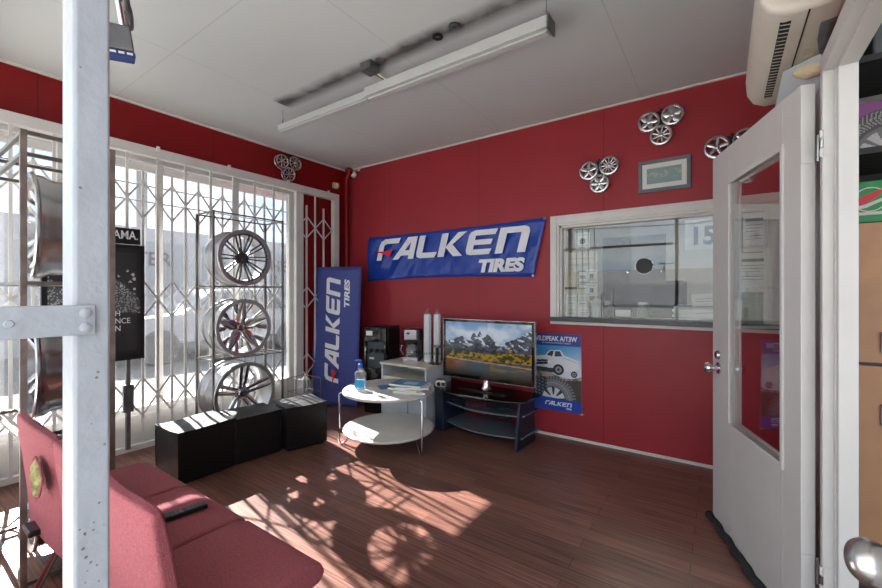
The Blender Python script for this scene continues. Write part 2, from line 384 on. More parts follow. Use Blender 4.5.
# block lettering of the blue tyre banners: pieces of each glyph in a unit-height box
FAL = [
 (0.00, [[(0, 0), (0, .62), (.06, .88), (.24, 1), (1.02, 1), (.96, .77), (.36, .77), (.26, .70), (.26, 0)]]),
 (0.82, [[(0, 0), (.28, 0), (.76, .80), (.76, 1), (.56, 1)], [(.74, 0), (1.0, 0), (1.0, 1), (.74, 1)], [(.38, .17), (.76, .17), (.76, .40), (.52, .40)]]),
 (1.92, [[(0, .22), (.05, .06), (.2, 0), (.85, 0), (.92, .23), (.27, .23), (.27, 1), (0, 1)]]),
 (2.90, [[(0, 0), (.27, 0), (.27, 1), (0, 1)], [(.27, .42), (.66, 1), (1.0, 1), (.53, .5), (1.02, 0), (.66, 0), (.27, .40)]]),
 (4.02, [[(0, .2), (.06, .05), (.2, 0), (.27, 0), (.27, 1), (.2, 1), (.05, .93), (0, .8)], [(.2, 0), (.92, 0), (.96, .22), (.2, .22)], [(.2, .40), (.9, .40), (.93, .61), (.2, .61)], [(.2, .78), (.98, .78), (1.03, 1), (.2, 1)]]),
 (5.14, [[(0, 0), (.27, 0), (.27, 1), (0, 1)], [(.2, .77), (.9, .77), (.9, .95), (.8, 1), (.2, 1)], [(.76, 0), (1.03, 0), (1.03, .78), (.97, .93), (.84, 1), (.76, 1)]]),
]
FALW = 6.17 + 0.2
def falken(parent, x, z, H, W, y, vertical=False, names=('logo_letters', 'logo_wing'), th=0.0008):
    k = W / FALW; a = MB(); b = MB()
    def tf(p):
        px = (p[0] + 0.22 * p[1]) * k; pz = p[1] * H
        return (x + px, z + pz) if not vertical else (x - pz, z + px)
    for off, pieces in FAL:
        for i_, q in enumerate(pieces): a.prism([tf((p[0] + off, p[1])) for p in q], y - th - i_ * .00025, y)
    b.prism([tf(p) for p in [(-.32, .46), (.26, .42), (.74, .50), (.62, .12), (.34, .30)]], y - th * 2.2, y - th * 1.1)
    a.build(names[0], 'ink', parent); setlabel(b.build(names[1], 'inkred', parent), 'red wing across the first letter')

# ------------------------------------------------------------------ room shell
CE = 2.90
struct(MB().box(-0.12, 4.45, -3.60, 0.15, -0.1, 0).build('floor', 'floor'))
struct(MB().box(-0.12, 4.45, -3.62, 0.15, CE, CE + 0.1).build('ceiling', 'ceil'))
# back wall with the service window hole
WX0, WX1, WZ0, WZ1 = 2.81, 4.29, 1.08, 1.92
b = MB(); b.box(-0.12, WX0, 0, 0.12, 0, CE); b.box(WX1, 4.45, 0, 0.12, 0, CE); b.box(WX0, WX1, 0, 0.12, 0, WZ0); b.box(WX0, WX1, 0, 0.12, WZ1, CE)
struct(b.build('wall_back', 'red'))
# left wall: red above the gate and beside it
b = MB(); b.box(-0.12, 0, -3.62, 0, 2.50, CE); b.box(-0.12, 0, -0.757, 0, 0, 2.50)
for y in (-0.70, -0.60, -0.50, -0.40, -0.30, -0.20, -0.10): b.box(0, 0.012, y - 0.008, y + 0.008, 0.05, 2.49)
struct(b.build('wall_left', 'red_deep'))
struct(MB().box(-0.10, -0.01, -3.62, -0.757, 0, 0.29).build('trim_1', 'white', bevel=0.004))
# right wall with doorway to the store room
RX = 4.375
b = MB(); b.box(RX, RX + 0.025, -1.66, 0, 0, CE); b.box(RX, RX + 0.025, -3.62, -1.66, 2.14, CE); b.box(RX, RX + 0.025, -3.62, -2.75, 0, 2.14)
struct(b.build('wall_right', 'red'))
# front wall: low wall, storefront posts, open doorway where the camera stands
b = MB(); b.box(-0.12, 2.80, -3.60, -3.50, 0, 0.32); b.box(-0.12, 4.45, -3.60, -3.50, 2.62, CE); b.box(4.30, 4.45, -3.60, -3.50, 0, 2.62)
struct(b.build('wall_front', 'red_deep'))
b = MB()
for x in (-0.06, 1.80): b.box(x - 0.03, x + 0.03, -3.59, -3.51, 0.32, 2.62)
for x in (1.92, 2.02, 2.12, 2.22): b.box(x - 0.008, x + 0.008, -3.53, -3.515, 0.38, 2.55)
b.box(-0.06, 2.80, -3.585, -3.515, 0.32, 0.38); b.box(-0.06, 2.80, -3.585, -3.515, 2.55, 2.62); b.box(-0.06, 3.40, -3.57, -3.53, 2.06, 2.10)
sf = sthing('window_3'); b.build('window_frame', 'white', sf, bevel=0.003)
MB().box(-0.06, 2.80, -3.552, -3.546, 0.36, 2.58).build('glass', 'dglass', sf)
# baseboards and cornices
struct(MB().box(0.0, 4.37, -0.012, 0, 0, 0.024).build('baseboard_back', 'white', bevel=0.003))
b = MB(); b.box(0, RX, -0.02, 0, CE - 0.012, CE); b.box(0, 0.018, -3.5, 0, CE - 0.016, CE)
struct(b.build('trim_2', 'white'))

# left window: frame and glass
wl = sthing('window_1')
b = MB()
for y, hw in ((-3.42, .04), (-2.13, .022), (-2.78, .022), (-1.45, .022), (-0.80, 0.045)): b.box(-0.08, -0.02, y - hw, y + hw, 0.29, 2.50)
b.box(-0.085, -0.015, -3.5, -0.757, 0.29, 0.35); b.box(-0.085, -0.015, -3.5, -0.757, 2.43, 2.50)
b.build('window_frame', 'white', wl, bevel=0.003)
MB().box(-0.053, -0.047, -3.46, -0.84, 0.32, 2.46).build('glass', 'win', wl)

# service window in the back wall
ws = sthing('window_2')
b = MB(); o0, o1, p0, p1 = 2.729, 4.372, 1.03, 2.012
b.box(o0, WX0, -0.022, 0, p0, p1); b.box(WX1, o1, -0.022, 0, p0, p1); b.box(WX0, WX1, -0.022, 0, WZ1, p1); b.box(WX0, WX1, -0.022, 0, p0, p0 + 0.03)
b.box(o0 + .02, WX0 - .02, -0.034, -0.02, p0 + .03, p1 - .02); b.box(WX0 - .02, o1 - .02, -0.034, -0.02, WZ1 + .02, p1 - .02)
b.build('window_frame', 'white', ws, bevel=0.003)
b = MB(); b.box(WX0, WX0 + .02, 0, 0.1, WZ0, WZ1); b.box(WX1 - .02, WX1, 0, 0.1, WZ0, WZ1); b.box(WX0, WX1, 0, 0.1, WZ1 - .02, WZ1)
b.build('window_reveal', 'white', ws)
setlabel(MB().box(o0 + 0.004, o1 - 0.004, -0.06, 0.34, 1.058, 1.095).build('window_sill', 'counter', ws, bevel=0.003), 'dark grey counter ledge')
# pane with a round speaking hole
cx, cz, hr = 3.50, 1.535, 0.062
b = MB(); N = 40; ring = [(cx + hr * math.cos(2 * PI * k / N), cz + hr * math.sin(2 * PI * k / N)) for k in range(N)]
gx0, gx1, gz0, gz1 = WX0 + .02, WX1 - .02, 1.095, WZ1 - .02
def edge_pt(a):
    dx, dz = math.cos(a), math.sin(a); t = 1e9
    if dx > 1e-9: t = min(t, (gx1 - cx) / dx)
    if dx < -1e-9: t = min(t, (gx0 - cx) / dx)
    if dz > 1e-9: t = min(t, (gz1 - cz) / dz)
    if dz < -1e-9: t = min(t, (gz0 - cz) / dz)
    return (cx + dx * t, cz + dz * t)
angs = sorted([2 * PI * k / N for k in range(N)] + [math.atan2(q - cz, p - cx) % (2 * PI) for p in (gx0, gx1) for q in (gz0, gz1)])
n = len(angs); inn = [(cx + hr * math.cos(a), cz + hr * math.sin(a)) for a in angs]; out = [edge_pt(a) for a in angs]
vs = [(p[0], y, p[1]) for y in (0.030, 0.036) for p in inn + out]
fs = []
for k in range(n):
    j = (k + 1) % n; fs.append((k, j, n + j, n + k)); fs.append((2 * n + k, 3 * n + k, 3 * n + j, 2 * n + j)); fs.append((k, 2 * n + k, 2 * n + j, j))
    fs.append((n + k, n + j, 3 * n + j, 3 * n + k))
MB().add(vs, fs).build('glass', 'svc', ws, smooth=20)
b = MB(); b.lathe([(hr + .002, -.002), (hr + .012, -.002), (hr + .012, .010), (hr + .002, .010)], 40, T((cx, 0.038, cz), rx=R(90)), close=True)
b.build('speak_hole_rim', 'clear', ws)
b = MB(); b.lathe([(0, 0), (hr + .035, 0), (hr + .035, .006), (0, .006)], 40, T((cx + 0.03, 0.075, cz - 0.005), rx=R(90)))
setlabel(b.build('speak_hole_baffle', 'officedark', ws), 'dark round baffle behind the speaking hole')
b = MB()
for x in (cx - .125, cx + .125): b.lathe([(0, 0), (.008, 0), (.006, .005), (0, .007)], 12, T((x, 0.03, cz - .05), rx=R(90)))
b.build('bolt', 'chrome', ws)

# office seen through the service window
b = MB(); b.box(1.6, 5.4, 2.6, 2.7, 0, CE); b.box(1.5, 1.6, 0.12, 2.7, 0, CE); b.box(5.4, 5.5, 0.12, 2.7, 0, CE); struct(b.build('wall_office', 'officewall'))
struct(MB().box(1.5, 5.5, 0.12, 2.7, -0.1, 0).build('floor_office', 'officewall'))
struct(MB().box(1.5, 5.5, 0.12, 2.7, 2.5, 2.6).build('ceiling_office', 'white'))
t = thing('office_fill_lamp', 'added fill lamp, out of view, brightening the office behind the service window', 'lamp', (3.4, 1.3, 2.44))  # added lamp above the visible area, brightens the office interior
MB().box(-0.6, 0.6, -0.15, 0.15, 0, 0.06).build('housing', 'white', t)
MB().box(-0.57, 0.57, -0.12, 0.12, -0.012, 0.0).build('diffuser', mat('lit_diffuser', (255, 255, 250), 0.5, var=0, emit=(255, 252, 240), estr=15), t)

def panel(name, label, cat, x, z, w_, h, m='paper', y=0.05, ry=0.0, group=None, prints=None, th=0.003):
    t = thing(name, label, cat, (x, y, z), group=group, rot=(0, ry, 0))
    MB().box(0, w_, 0, th, 0, h).build('sheet' if cat in ('sign', 'paper', 'notice') else 'panel', m, t)
    if prints: prints(t)
    return t
def lines(t, x0, x1, zs, m='inkgrey', th=0.004, hgt=0.004):
    for i, z in enumerate(zs):
        MB().box(x0, x1 - (0.2 * (x1 - x0) if i % 3 == 2 else 0), -th / 3, 0, z, z + hgt).build('printed_line', m, t)
# sign squares, cream board, notices behind the glass
def pr(t):
    b = MB(); b.lathe([(0, 0), (.026, 0), (.026, .001), (0, .001)], 20, T((0.065, 0, 0.075), rx=R(90))); b.build('printed_mark', 'inkblack', t)
    lines(t, 0.02, 0.11, (0.128, 0.032, 0.018))
panel('notice_sheet', 'white square notice with a round dark symbol at the top left of the service window', 'notice', 2.935, 1.70, 0.13, 0.15, prints=pr)
def pr(t):
    lines(t, 0.04, 0.24, (0.33, 0.28, 0.27), 'inkgrey')
    for x, z, w_, h in ((0.12, 0.17, .10, .05), (0.12, .115, .1, .045), (0.12, .06, .1, .045)):
        MB().box(x, x + w_, -0.002, 0, z, z + h).build('photo_border', 'inkblack', t); MB().box(x + .008, x + w_ - .008, -0.004, -0.002, z + .008, z + h - .008).build('photo', 'paper', t)
    MB().box(0.0, 0.11, -0.003, 0, 0.055, 0.075).build('black_strip', 'inkblack', t)
panel('cream_board', 'cream board with small framed cards behind the left of the service window', 'board', 2.835, 1.29, 0.29, 0.39, 'paper2', y=0.07, prints=pr)
for i, z in enumerate((1.41, 1.285)):
    def pr(t):
        MB().box(0.035, 0.065, -0.001, 0, 0.03, 0.07).build('printed_mark', 'inkblack', t); lines(t, 0.015, 0.085, (0.09, 0.015))
    panel('card_notice', ('upper' if i == 0 else 'lower') + ' of two small white cards stuck beside the cream board', 'notice', 3.03, z, 0.10, 0.11, prints=pr, y=0.045)
for i, x in enumerate((2.85, 2.955)):
    def pr(t): lines(t, 0.015, 0.085, (0.17, 0.15, 0.12, 0.06, 0.04, 0.025))
    panel('leaflet_sheet', ('left' if i == 0 else 'right') + ' of two white leaflets standing on the counter below the cream board', 'paper', x, 1.096, 0.10, 0.20, prints=pr, y=0.06)
# counter clutter
t = thing('hand_sanitizer_bottle', 'white pump bottle standing behind the service window glass', 'bottle', (3.10, 0.12, 1.095))
b = MB(); b.lathe([(0, 0), (.04, 0), (.04, .14), (.03, .16), (.012, .17), (.012, .19)], 20); b.build('bottle_body', 'paper', t)
b = MB(); b.tube([(0, 0, .19), (0, 0, .225), (-.04, 0, .225)], .007); b.build('pump', 'paper', t)
for x, h, lab in ((3.155, .22, 'slim black bottle beside the white pump bottle on the counter'), (3.235, .26, 'taller slim black stand with a small green top on the counter')):
    t = thing('slim_bottle' if h < .25 else 'pen_stand', lab, 'bottle' if h < .25 else 'stand', (x, 0.13, 1.095))
    MB().lathe([(0, 0), (.016, 0), (.014, h - .06), (.02, h - .03), (.008, h), (0, h)], 14).build('stand_body', 'black', t)
t = thing('card_holder', 'low black card holder with a white card on the counter behind glass', 'holder', (3.25, 0.14, 1.095))
MB().box(0, .15, 0, .03, 0, .012).build('holder_base', 'black', t); MB().box(.13, .15, 0, .03, 0, .08).build('holder_side', 'black', t); MB().box(.005, .128, .01, .014, .012, .07).build('card', 'paper', t)
t = thing('green_jar', 'small green jar on the counter in the middle of the service window', 'jar', (3.46, 0.25, 1.095))
MB().lathe([(0, 0), (.045, 0), (.048, .1), (.04, .115)], 20).build('jar_body', mat('jar_green', (96, 122, 84), 0.4), t); MB().lathe([(0, .115), (.042, .115), (.042, .135), (0, .135)], 20).build('lid', 'paper', t)
def pr(t): lines(t, 0.02, 0.19, (0.16, 0.14, 0.1, 0.05))
panel('clipboard_sheet', 'large white sheet leaning at the right end of the counter behind glass', 'paper', 3.84, 1.10, 0.20, 0.20, prints=pr, y=0.09, ry=R(-4))
t = thing('paper_tray', 'stack of white forms with a blue top sheet near the right end of the counter', 'tray', (3.70, 0.16, 1.095))
for k in range(5): MB().box(-.01 * (k % 2), .16, 0, .2, k * .022, k * .022 + .018).build('form_stack', 'paper', t)
MB().box(0.02, .17, .01, .2, .11, .118).build('blue_sheet', 'cyan', t)
t = thing('desk_calculator_stand', 'narrow black wedge stand at the right end of the counter behind glass', 'stand', (4.07, 0.12, 1.095))
b = MB(); b.prism([(0, 0), (.07, 0), (.045, .3), (.03, .3)], 0, .06); b.build('wedge', 'black', t)
t = thing('wall_calendar', 'white date card with a large dark 15 at the top right of the service window', 'calendar', (3.785, 0.05, 1.66))
MB().box(0, 0.23, 0, 0.003, -0.01, 0.22).build('card', 'paper', t)
text_part('number', '15', 0.03, -0.001, 0.03, 0.19, 'inkblack', t, bold=0.006, width=.14)
for x, z, w_, h, lab in ((4.15, 1.61, .13, .28, 'upper tall white notice with grey lines pasted on the right end of the service glass'), (4.125, 1.32, .165, .28, 'lower large white sheet pasted on the right end of the service glass')):
    def pr(t):
        MB().box(.015, w_ - .015, -.001, 0, h * .78, h * .86).build('printed_band', 'inkgrey', t)
        lines(t, 0.015, w_ - .02, [h * q for q in (.68, .6, .52, .4, .32)])
    panel('pasted_notice', lab, 'notice', x, z, w_, h, prints=pr, y=0.024)
# things further inside the office
t = thing('office_cabinet', 'dark grey cabinet in the office behind the service window', 'cabinet', (3.45, 1.2, 0))
MB().box(-.28, .25, 0, .5, 0, 1.44).build('body', 'officedark', t); MB().box(-.27, .24, -.015, 0, .05, 1.40).build('door', 'officedark', t)
t = thing('office_monitor', 'dark screen on a desk deep in the office behind the glass', 'monitor', (2.45, 1.6, 1.2))
MB().box(-.3, .3, 0, .04, .1, .5).build('screen', 'black', t); MB().box(-.05, .05, .0, .05, 0, .12).build('foot', 'black', t)
t = thing('office_desk', 'pale office desk below the dark screen behind the service window', 'desk', (2.45, 1.6, 0))
MB().box(-.8, .35, -.3, .5, 1.15, 1.2).build('desktop', 'cream', t)
for x in (-.75, .3): MB().box(x - .03, x + .03, -.25, .45, 0, 1.15).build('leg', 'officedark', t)
t = thing('office_door_panel', 'grey door panel at the back of the office behind glass', 'door', (3.0, 2.55, 0.001))
MB().box(-.4, .4, 0, .03, 0, 2.1).build('panel', 'officedark', t)

# store room beyond the right doorway
b = MB(); b.box(4.45, 6.6, 0.3, 0.4, 0, 3.0); b.box(6.6, 6.7, -3.6, 0.4, 0, 3.0); b.box(4.40, 4.45, -0.2, 0.4, 0, 3.0)
struct(b.build('wall_storeroom', 'garage')); struct(MB().box(4.45, 6.7, -3.6, 0.4, -0.1, 0).build('floor_storeroom', 'garage')); struct(MB().box(4.40, 6.7, -3.6, 0.4, 2.95, 3.05).build('ceiling_storeroom', 'garage'))

# ------------------------------------------------------------------ doorway trim, door, entry door
b = MB()
b.box(4.316, 4.356, -1.70, -1.66, 0, 2.10); b.box(4.350, 4.400, -1.74, -1.66, 0, 2.10); b.box(4.345, 4.352, -1.712, -1.70, 0, 2.10)
b.box(4.316, 4.356, -2.85, -1.66, 2.10, 2.16); b.box(4.350, 4.400, -2.85, -1.66, 2.09, 2.15)
b.box(4.316, 4.400, -2.85, -2.78, 0, 2.10)
struct(b.build('trim_3', 'doorwhite', bevel=0.002))

door = sthing('door_1', (4.265, -1.647, 0), math.atan2(0.947, -0.322))
DL, DT = 0.884, 0.045   # local +x to the latch, visible face at local y=0, body to -y
g0, g1, h0, h1 = 0.128, 0.645, 0.62, 1.90
b = MB(); z0, z1 = 0.025, 2.09
b.box(0, g0, -DT, 0, z0, z1); b.box(g1, DL, -DT, 0, z0, z1); b.box(g0, g1, -DT, 0, z0, h0); b.box(g0, g1, -DT, 0, h1, z1)
b.build('door_panel', 'doorwhite', door, bevel=0.002)
b = MB()
for ys in ((-.002, .008), (-DT - .008, -DT + .002)):
    b.box(g0 - .012, g0 + .006, ys[0], ys[1], h0 - .012, h1 + .012); b.box(g1 - .006, g1 + .012, ys[0], ys[1], h0 - .012, h1 + .012)
    b.box(g0, g1, ys[0], ys[1], h0 - .012, h0 + .012); b.box(g0, g1, ys[0], ys[1], h1 - .012, h1 + .012)
b.build('glazing_bead', 'doorwhite', door, bevel=0.003)
MB().box(g0, g1, -0.012, -0.007, h0, h1).build('glass', 'dglass', door)
for s in (1, -1):
    b = MB(); m_ = T((0.79, 0 if s > 0 else -DT, 0.895), rx=R(-90 if s > 0 else 90))
    b.lathe([(0, 0), (.033, 0), (.033, .006), (.014, .010), (.012, .035), (.02, .042), (.029, .055), (.027, .068), (.012, .075), (0, .076)], 24, m_)
    b.build('door_knob', 'chrome', door)
b = MB(); b.lathe([(0, 0), (.026, 0), (.024, .008), (.02, .014), (0, .016)], 24, T((0.80, 0, 0.967), rx=R(-90))); b.build('deadbolt', 'alu', door)
for z in (1.846, 0.30):
    b = MB(); b.box(-0.003, 0.0, -0.040, 0.0, z - .05, z + .05); b.build('hinge_leaf', 'doorwhite', door, bevel=.001)
    b = MB(); b.tube([(-.012, -.048, z - .048), (-.012, -.048, z + .048)], .006); b.build('hinge_pin', 'alu', door)
b = MB()
pts = [(i / 20 * 0.90 - 0.01, 0.012 + 0.006 * math.sin(i * 1.7), 0.022) for i in range(21)]
b.tube(pts, [0.02 + 0.004 * math.sin(i * 2.3) for i in range(21)], 10); setlabel(b.build('draft_stopper', 'cloth', door), 'black cloth draft stopper along the bottom edge')

hj = sthing('trim_4')
for z in (1.846, 0.30):
    MB().box(4.319, 4.350, -1.7035, -1.7005, z - .05, z + .05).build('hinge_leaf', 'doorwhite', hj, bevel=.001)
    for dz in (-.033, 0, .033): b = MB(); b.tube([(4.3135, -1.698, z + dz - .014), (4.3135, -1.698, z + dz + .014)], .0055); b.build('hinge_knuckle', 'alu' if dz == 0 else 'doorwhite', hj)
MB().box(4.332, 4.374, -1.658, -1.32, 0, 2.10).build('door_stop', 'doorwhite', hj)
ed = sthing('door_2', (4.245, -3.49, 0), R(90))   # entry door swung inwards beside the camera
MB().box(0.0, 0.66, -0.045, 0, 0.02, 2.1).build('door_panel', 'doorwhite', ed, bevel=0.002)
kp = [(0, 0), (.032, 0), (.032, .006), (.016, .011), (.013, .018), (.0125, .028), (.015, .036)]
kp += [(.0285 * math.sin(R(a)) ** .8, .062 - .024 * math.cos(R(a))) for a in range(40, 180, 10)] + [(0, .086)]
b = MB(); b.lathe(kp, 64, T((0.600, 0, 0.966), rx=R(-90)))
setlabel(b.build('door_knob', 'silver', ed), 'round polished knob')

# ------------------------------------------------------------------ security scissor gate along the left window
g = thing('scissor_gate', 'white steel scissor security gate across the left window', 'gate', (0.085, 0, 0))
b = MB(); b.box(-.03, .03, -3.48, -0.23, 2.45, 2.53); b.build('top_rail', 'gatewhite', g, bevel=.003)
b = MB(); b.box(-.03, .03, -0.31, -0.23, 0.0, 2.45); b.build('jamb', 'gatewhite', g, bevel=.003)
b = MB(); b.box(-.03, .03, -3.48, -3.41, 0.0, 2.45); b.build('jamb', 'gatewhite', g, bevel=.003)
b = MB(); b.box(-.03, .02, -0.84, -0.745, 0.03, 2.45); b.build('middle_post', 'gatewhite', g, bevel=.003)
b = MB(); b.box(-.02, .02, -3.48, -0.23, 0.03, 0.075); b.build('bottom_rail', 'gatewhite', g, bevel=.003)
rows = (2.083, 1.258, 0.455); P = 0.1082
fulls = []; y = -2.409
while y > -3.38: fulls.append(y); y -= 2 * P
fulls = fulls[::-1]; y = -2.409 + 2 * P
while y < -0.95: fulls.append(y); y += 2 * P
for y in fulls:
    b = MB(); b.box(.000, .012, y - .010, y + .010, .075, 2.45); b.build('upright', 'gatewhite', g)
    for zc in rows:
        for sgn in (1, -1):
            b = MB(); x = .014 if sgn > 0 else -.003
            b.bar((x, y - P, zc + sgn * .155), (x, y + P, zc - sgn * .155), .015, .004, up=(1, 0, 0)); b.build('cross_bar', 'gatewhite', g)
for y in [q + P for q in fulls] :
    b = MB(); b.box(.000, .012, y - .008, y + .008, .17, 2.32); b.build('upright', 'gatewhite', g)
for y, z0, z1 in ((-0.575, .075, 2.45), (-0.694, .17, 2.32), (-0.452, .17, 2.32)):
    b = MB(); b.box(.0, .012, y - .009, y + .009, z0, z1); b.build('upright', 'gatewhite', g)
for zc in (2.065, 1.255, .49):
    for sgn in (1, -1):
        x = .014 if sgn > 0 else -.003
        for ya, yb, za, zb in ((-.694, -.452, .123, -.123), (-.754, -.694, .06, .123), (-.452, -.31, .123, -.02)):
            b = MB(); b.bar((x, ya, zc + sgn * za), (x, yb, zc + sgn * zb), .014, .004, up=(1, 0, 0)); b.build('cross_bar', 'gatewhite', g)
b = MB(); b.box(.02, .05, -2.445, -2.375, .36, .58); setlabel(b.build('lock_box', 'greybrass', g, bevel=.004), 'grey steel lock box')
b = MB(); b.box(.014, .045, -2.425, -2.395, .06, 1.6); setlabel(b.build('lock_post', 'greybrass', g, bevel=.003), 'bare grey steel post')
for y in (-2.2, -1.6, -.95, -.40):
    b = MB(); b.box(.03, .042, y - .012, y + .012, 2.505, 2.545); b.build('bracket', 'gatewhite', g)

# ------------------------------------------------------------------ wheels
def spoke_mb(b, ang, secs, n=1):
    """secs: (r, off, halfwidth, front x, thickness); wheel axis = local +X, centre at origin"""
    ca, sa = math.cos(ang), math.sin(ang); vs = []; fs = []
    for r, off, hw, xf, th in secs:
        for s, x in ((-1, xf), (-.6, xf + hw * .25), (.6, xf + hw * .25), (1, xf), (1, xf - th), (-1, xf - th)):
            o = off + s * hw; vs.append((x, r * ca - o * sa, r * sa + o * ca))
    m = 6
    for i in range(len(secs) - 1):
        for k in range(m): fs.append((i * m + k, i * m + (k + 1) % m, (i + 1) * m + (k + 1) % m, (i + 1) * m + k))
    fs.append(tuple(range(m))); fs.append(tuple((len(secs) - 1) * m + k for k in range(m - 1, -1, -1)))
    b.add(vs, fs); return b
AX = Matrix.Rotation(R(90), 4, 'Y')  # local Z -> +X
def rim_mb(Rr, W, lip=.035, n=64, T0=Matrix()):
    b = MB(); h = W
    prof = [(Rr - lip, -.006), (Rr - lip * .5, -.001), (Rr - .004, 0), (Rr, -.006), (Rr, -.014), (Rr - .012, -.022), (Rr - .014, -.05), (Rr - .03, -.075),
            (Rr - .034, -h + .075), (Rr - .018, -h + .05), (Rr - .012, -h + .02), (Rr, -h + .012), (Rr, -h), (Rr - .01, -h),
            (Rr - .024, -h + .03), (Rr - .028, -h + .05), (Rr - .044, -h + .08), (Rr - .042, -.08), (Rr - lip - .004, -.045)]
    b.lathe(prof, n, T0 @ AX, close=True); return b
def wheel(label, loc, rz, Rr, W, style, rimm, spm, group=None, spin=0.0, tilt=0.0):
    t = thing('alloy_wheel', label, 'wheel', loc, rz, group); t.rotation_euler = (0, tilt, rz)
    T0 = Matrix.Translation((0, 0, Rr))
    def fin(b): b.v = [tuple(T0 @ Vector(p)) for p in b.v]; return b
    rim_mb(Rr, W, T0=T0).build('rim', rimm, t, smooth=30)
    ri = Rr - .036
    if style == 'multi':
        for k in range(10):
            for s in (-1, 1):
                b = MB(); a = spin + 2 * PI * k / 10
                spoke_mb(b, a, [(.045, s * .006, .006, -.055, .02), (.11, s * .013, .0055, -.040, .018), (.17, s * .017, .005, -.028, .016), (ri + .004, s * .017, .006, -.020, .014)])
                fin(b).build('spoke', spm, t)
        b = MB()
        for k in range(40):
            a = 2 * PI * k / 40; b.lathe([(0, 0), (.005, 0), (.004, .004), (0, .005)], 6, T((-.012, (ri + .002) * math.cos(a), (ri + .002) * math.sin(a))) @ AX)
        fin(b).build('rivet_ring', 'black', t)
        b = MB(); b.lathe([(ri - .012, -.03), (ri + .01, -.03), (ri + .012, -.013), (ri - .008, -.016)], 64, AX, close=True); setlabel(fin(b).build('inner_ring', 'dkalu', t), 'dark inner ring')
        hub = [(0, -.05), (.02, -.05), (.022, -.058), (.058, -.062), (.06, -.085), (0, -.085)]
    elif style == 'star':
        for k in range(5):
            b = MB(); a = spin + 2 * PI * k / 5
            spoke_mb(b, a, [(.03, 0, .03, -.075, .03), (.09, 0, .050, -.062, .03), (.15, 0, .036, -.045, .025), (ri + .006, 0, .016, -.018, .02)]); fin(b).build('spoke', spm, t)
            b = MB()
            for s in (-1, 1):
                a2 = a + s * .34; spoke_mb(b, a2, [(.10, -s * .030, .018, -.070, .02), (.16, -s * .004, .016, -.05, .02), (ri + .006, 0, .024, -.022, .02)])
            fin(b).build('spoke_fork', spm, t)
        hub = [(0, -.05), (.03, -.052), (.036, -.062), (.065, -.07), (.068, -.11), (0, -.11)]
    else:
        for k in range(5):
            b = MB(); a = spin + 2 * PI * k / 5
            for s in (-1, 1): spoke_mb(b, a, [(.03, s * .014, .014, -.08, .03), (.10, s * .022, .015, -.06, .028), (ri + .006, s * .032, .016, -.02, .022)])
            fin(b).build('spoke', spm, t)
        hub = [(0, -.05), (.034, -.052), (.04, -.07), (.07, -.078), (.07, -.12), (0, -.12)]
    b = MB(); b.lathe(hub, 28, AX); fin(b).build('hub', spm, t)
    for k in range(5):
        b = MB(); a = spin + .3 + 2 * PI * k / 5; b.lathe([(0, 0), (.007, 0), (.006, .006), (0, .006)], 8, T((hub[3][1] + .001, .048 * math.cos(a), .048 * math.sin(a))) @ AX)
        fin(b).build('lug_nut', 'black', t)
    return t
# centre rack
rk = thing('wheel_rack', 'thin steel wire display rack behind the black ottomans holding three wheels', 'rack', (0, 0, 0))
RC = [(0.42, -1.895), (0.42, -1.225), (0.12, -1.895), (0.12, -1.225)]
for x, y in RC: b = MB(); b.box(x - .008, x + .008, y - .008, y + .008, 0, 2.03); b.build('upright', 'steel', rk)
for z, nm in ((2.02, 'top_frame'), (1.37, 'shelf'), (0.725, 'shelf'), (0.09, 'shelf')):
    b = MB()
    for x in (.12, .42): b.bar((x, -1.895, z), (x, -1.225, z), .012, .012)
    for y in (-1.895, -1.225): b.bar((.12, y, z), (.42, y, z), .012, .012)
    if nm == 'shelf':
        for x in (.20, .34): b.bar((x, -1.895, z), (x, -1.225, z), .008, .008)
    b.build(nm, 'steel', rk)
wheel('black and polished many-spoked wheel on the top shelf of the rack behind the ottomans', (0.45, -1.62, 1.378), 0, .256, .24, 'multi', 'rimsilver', 'dkalu', 'display wheels on the racks')
wheel('chrome star-spoked wheel on the middle shelf of the rack behind the ottomans', (0.45, -1.63, 0.733), 0, .262, .25, 'star', 'rimsilver', 'chrome', 'display wheels on the racks', spin=R(18))
wheel('large chrome five-spoke wheel partly hidden low behind the black ottomans', (0.46, -1.62, 0.10), 0, .29, .30, 'five', 'rimsilver', 'chrome', 'display wheels on the racks', spin=R(90))
# left rack, wheels facing the street
rk = thing('wheel_rack', 'rusty steel display rack at the left edge behind the red seats', 'rack', (0, 0, 0))
RC = [(1.50, -3.23), (0.84, -3.23), (1.50, -2.915), (0.84, -2.915)]
for x, y in RC: b = MB(); b.box(x - .011, x + .011, y - .011, y + .011, 0, 2.035); b.build('upright', 'rust', rk)
for z, nm in ((2.025, 'top_frame'), (1.93, 'top_frame'), (1.36, 'shelf'), (0.67, 'shelf'), (0.03, 'shelf')):
    b = MB()
    for y in (-3.23, -2.915): b.bar((.84, y, z), (1.50, y, z), .016, .016)
    for x in (.84, 1.50): b.bar((x, -3.23, z), (x, -2.915, z), .016, .016)
    if nm == 'shelf':
        for y in (-3.14, -3.0): b.bar((.84, y, z), (1.50, y, z), .012, .012)
    b.build(nm, 'steel', rk)
wheel('polished deep wheel on the top shelf of the left rack seen edge-on', (1.195, -3.165, 1.376), R(-94), .27, .23, 'star', 'silver', 'alu', 'display wheels on the racks')
wheel('dark polished deep wheel on the middle shelf of the left rack seen edge-on', (1.195, -3.165, 0.686), R(-94), .27, .23, 'five', 'alu', 'alu', 'display wheels on the racks')
wheel('silver wheel on the bottom shelf of the left rack behind the torn seat back', (1.195, -3.165, 0.046), R(-94), .28, .2, 'star', 'alu', 'alu', 'display wheels on the racks')

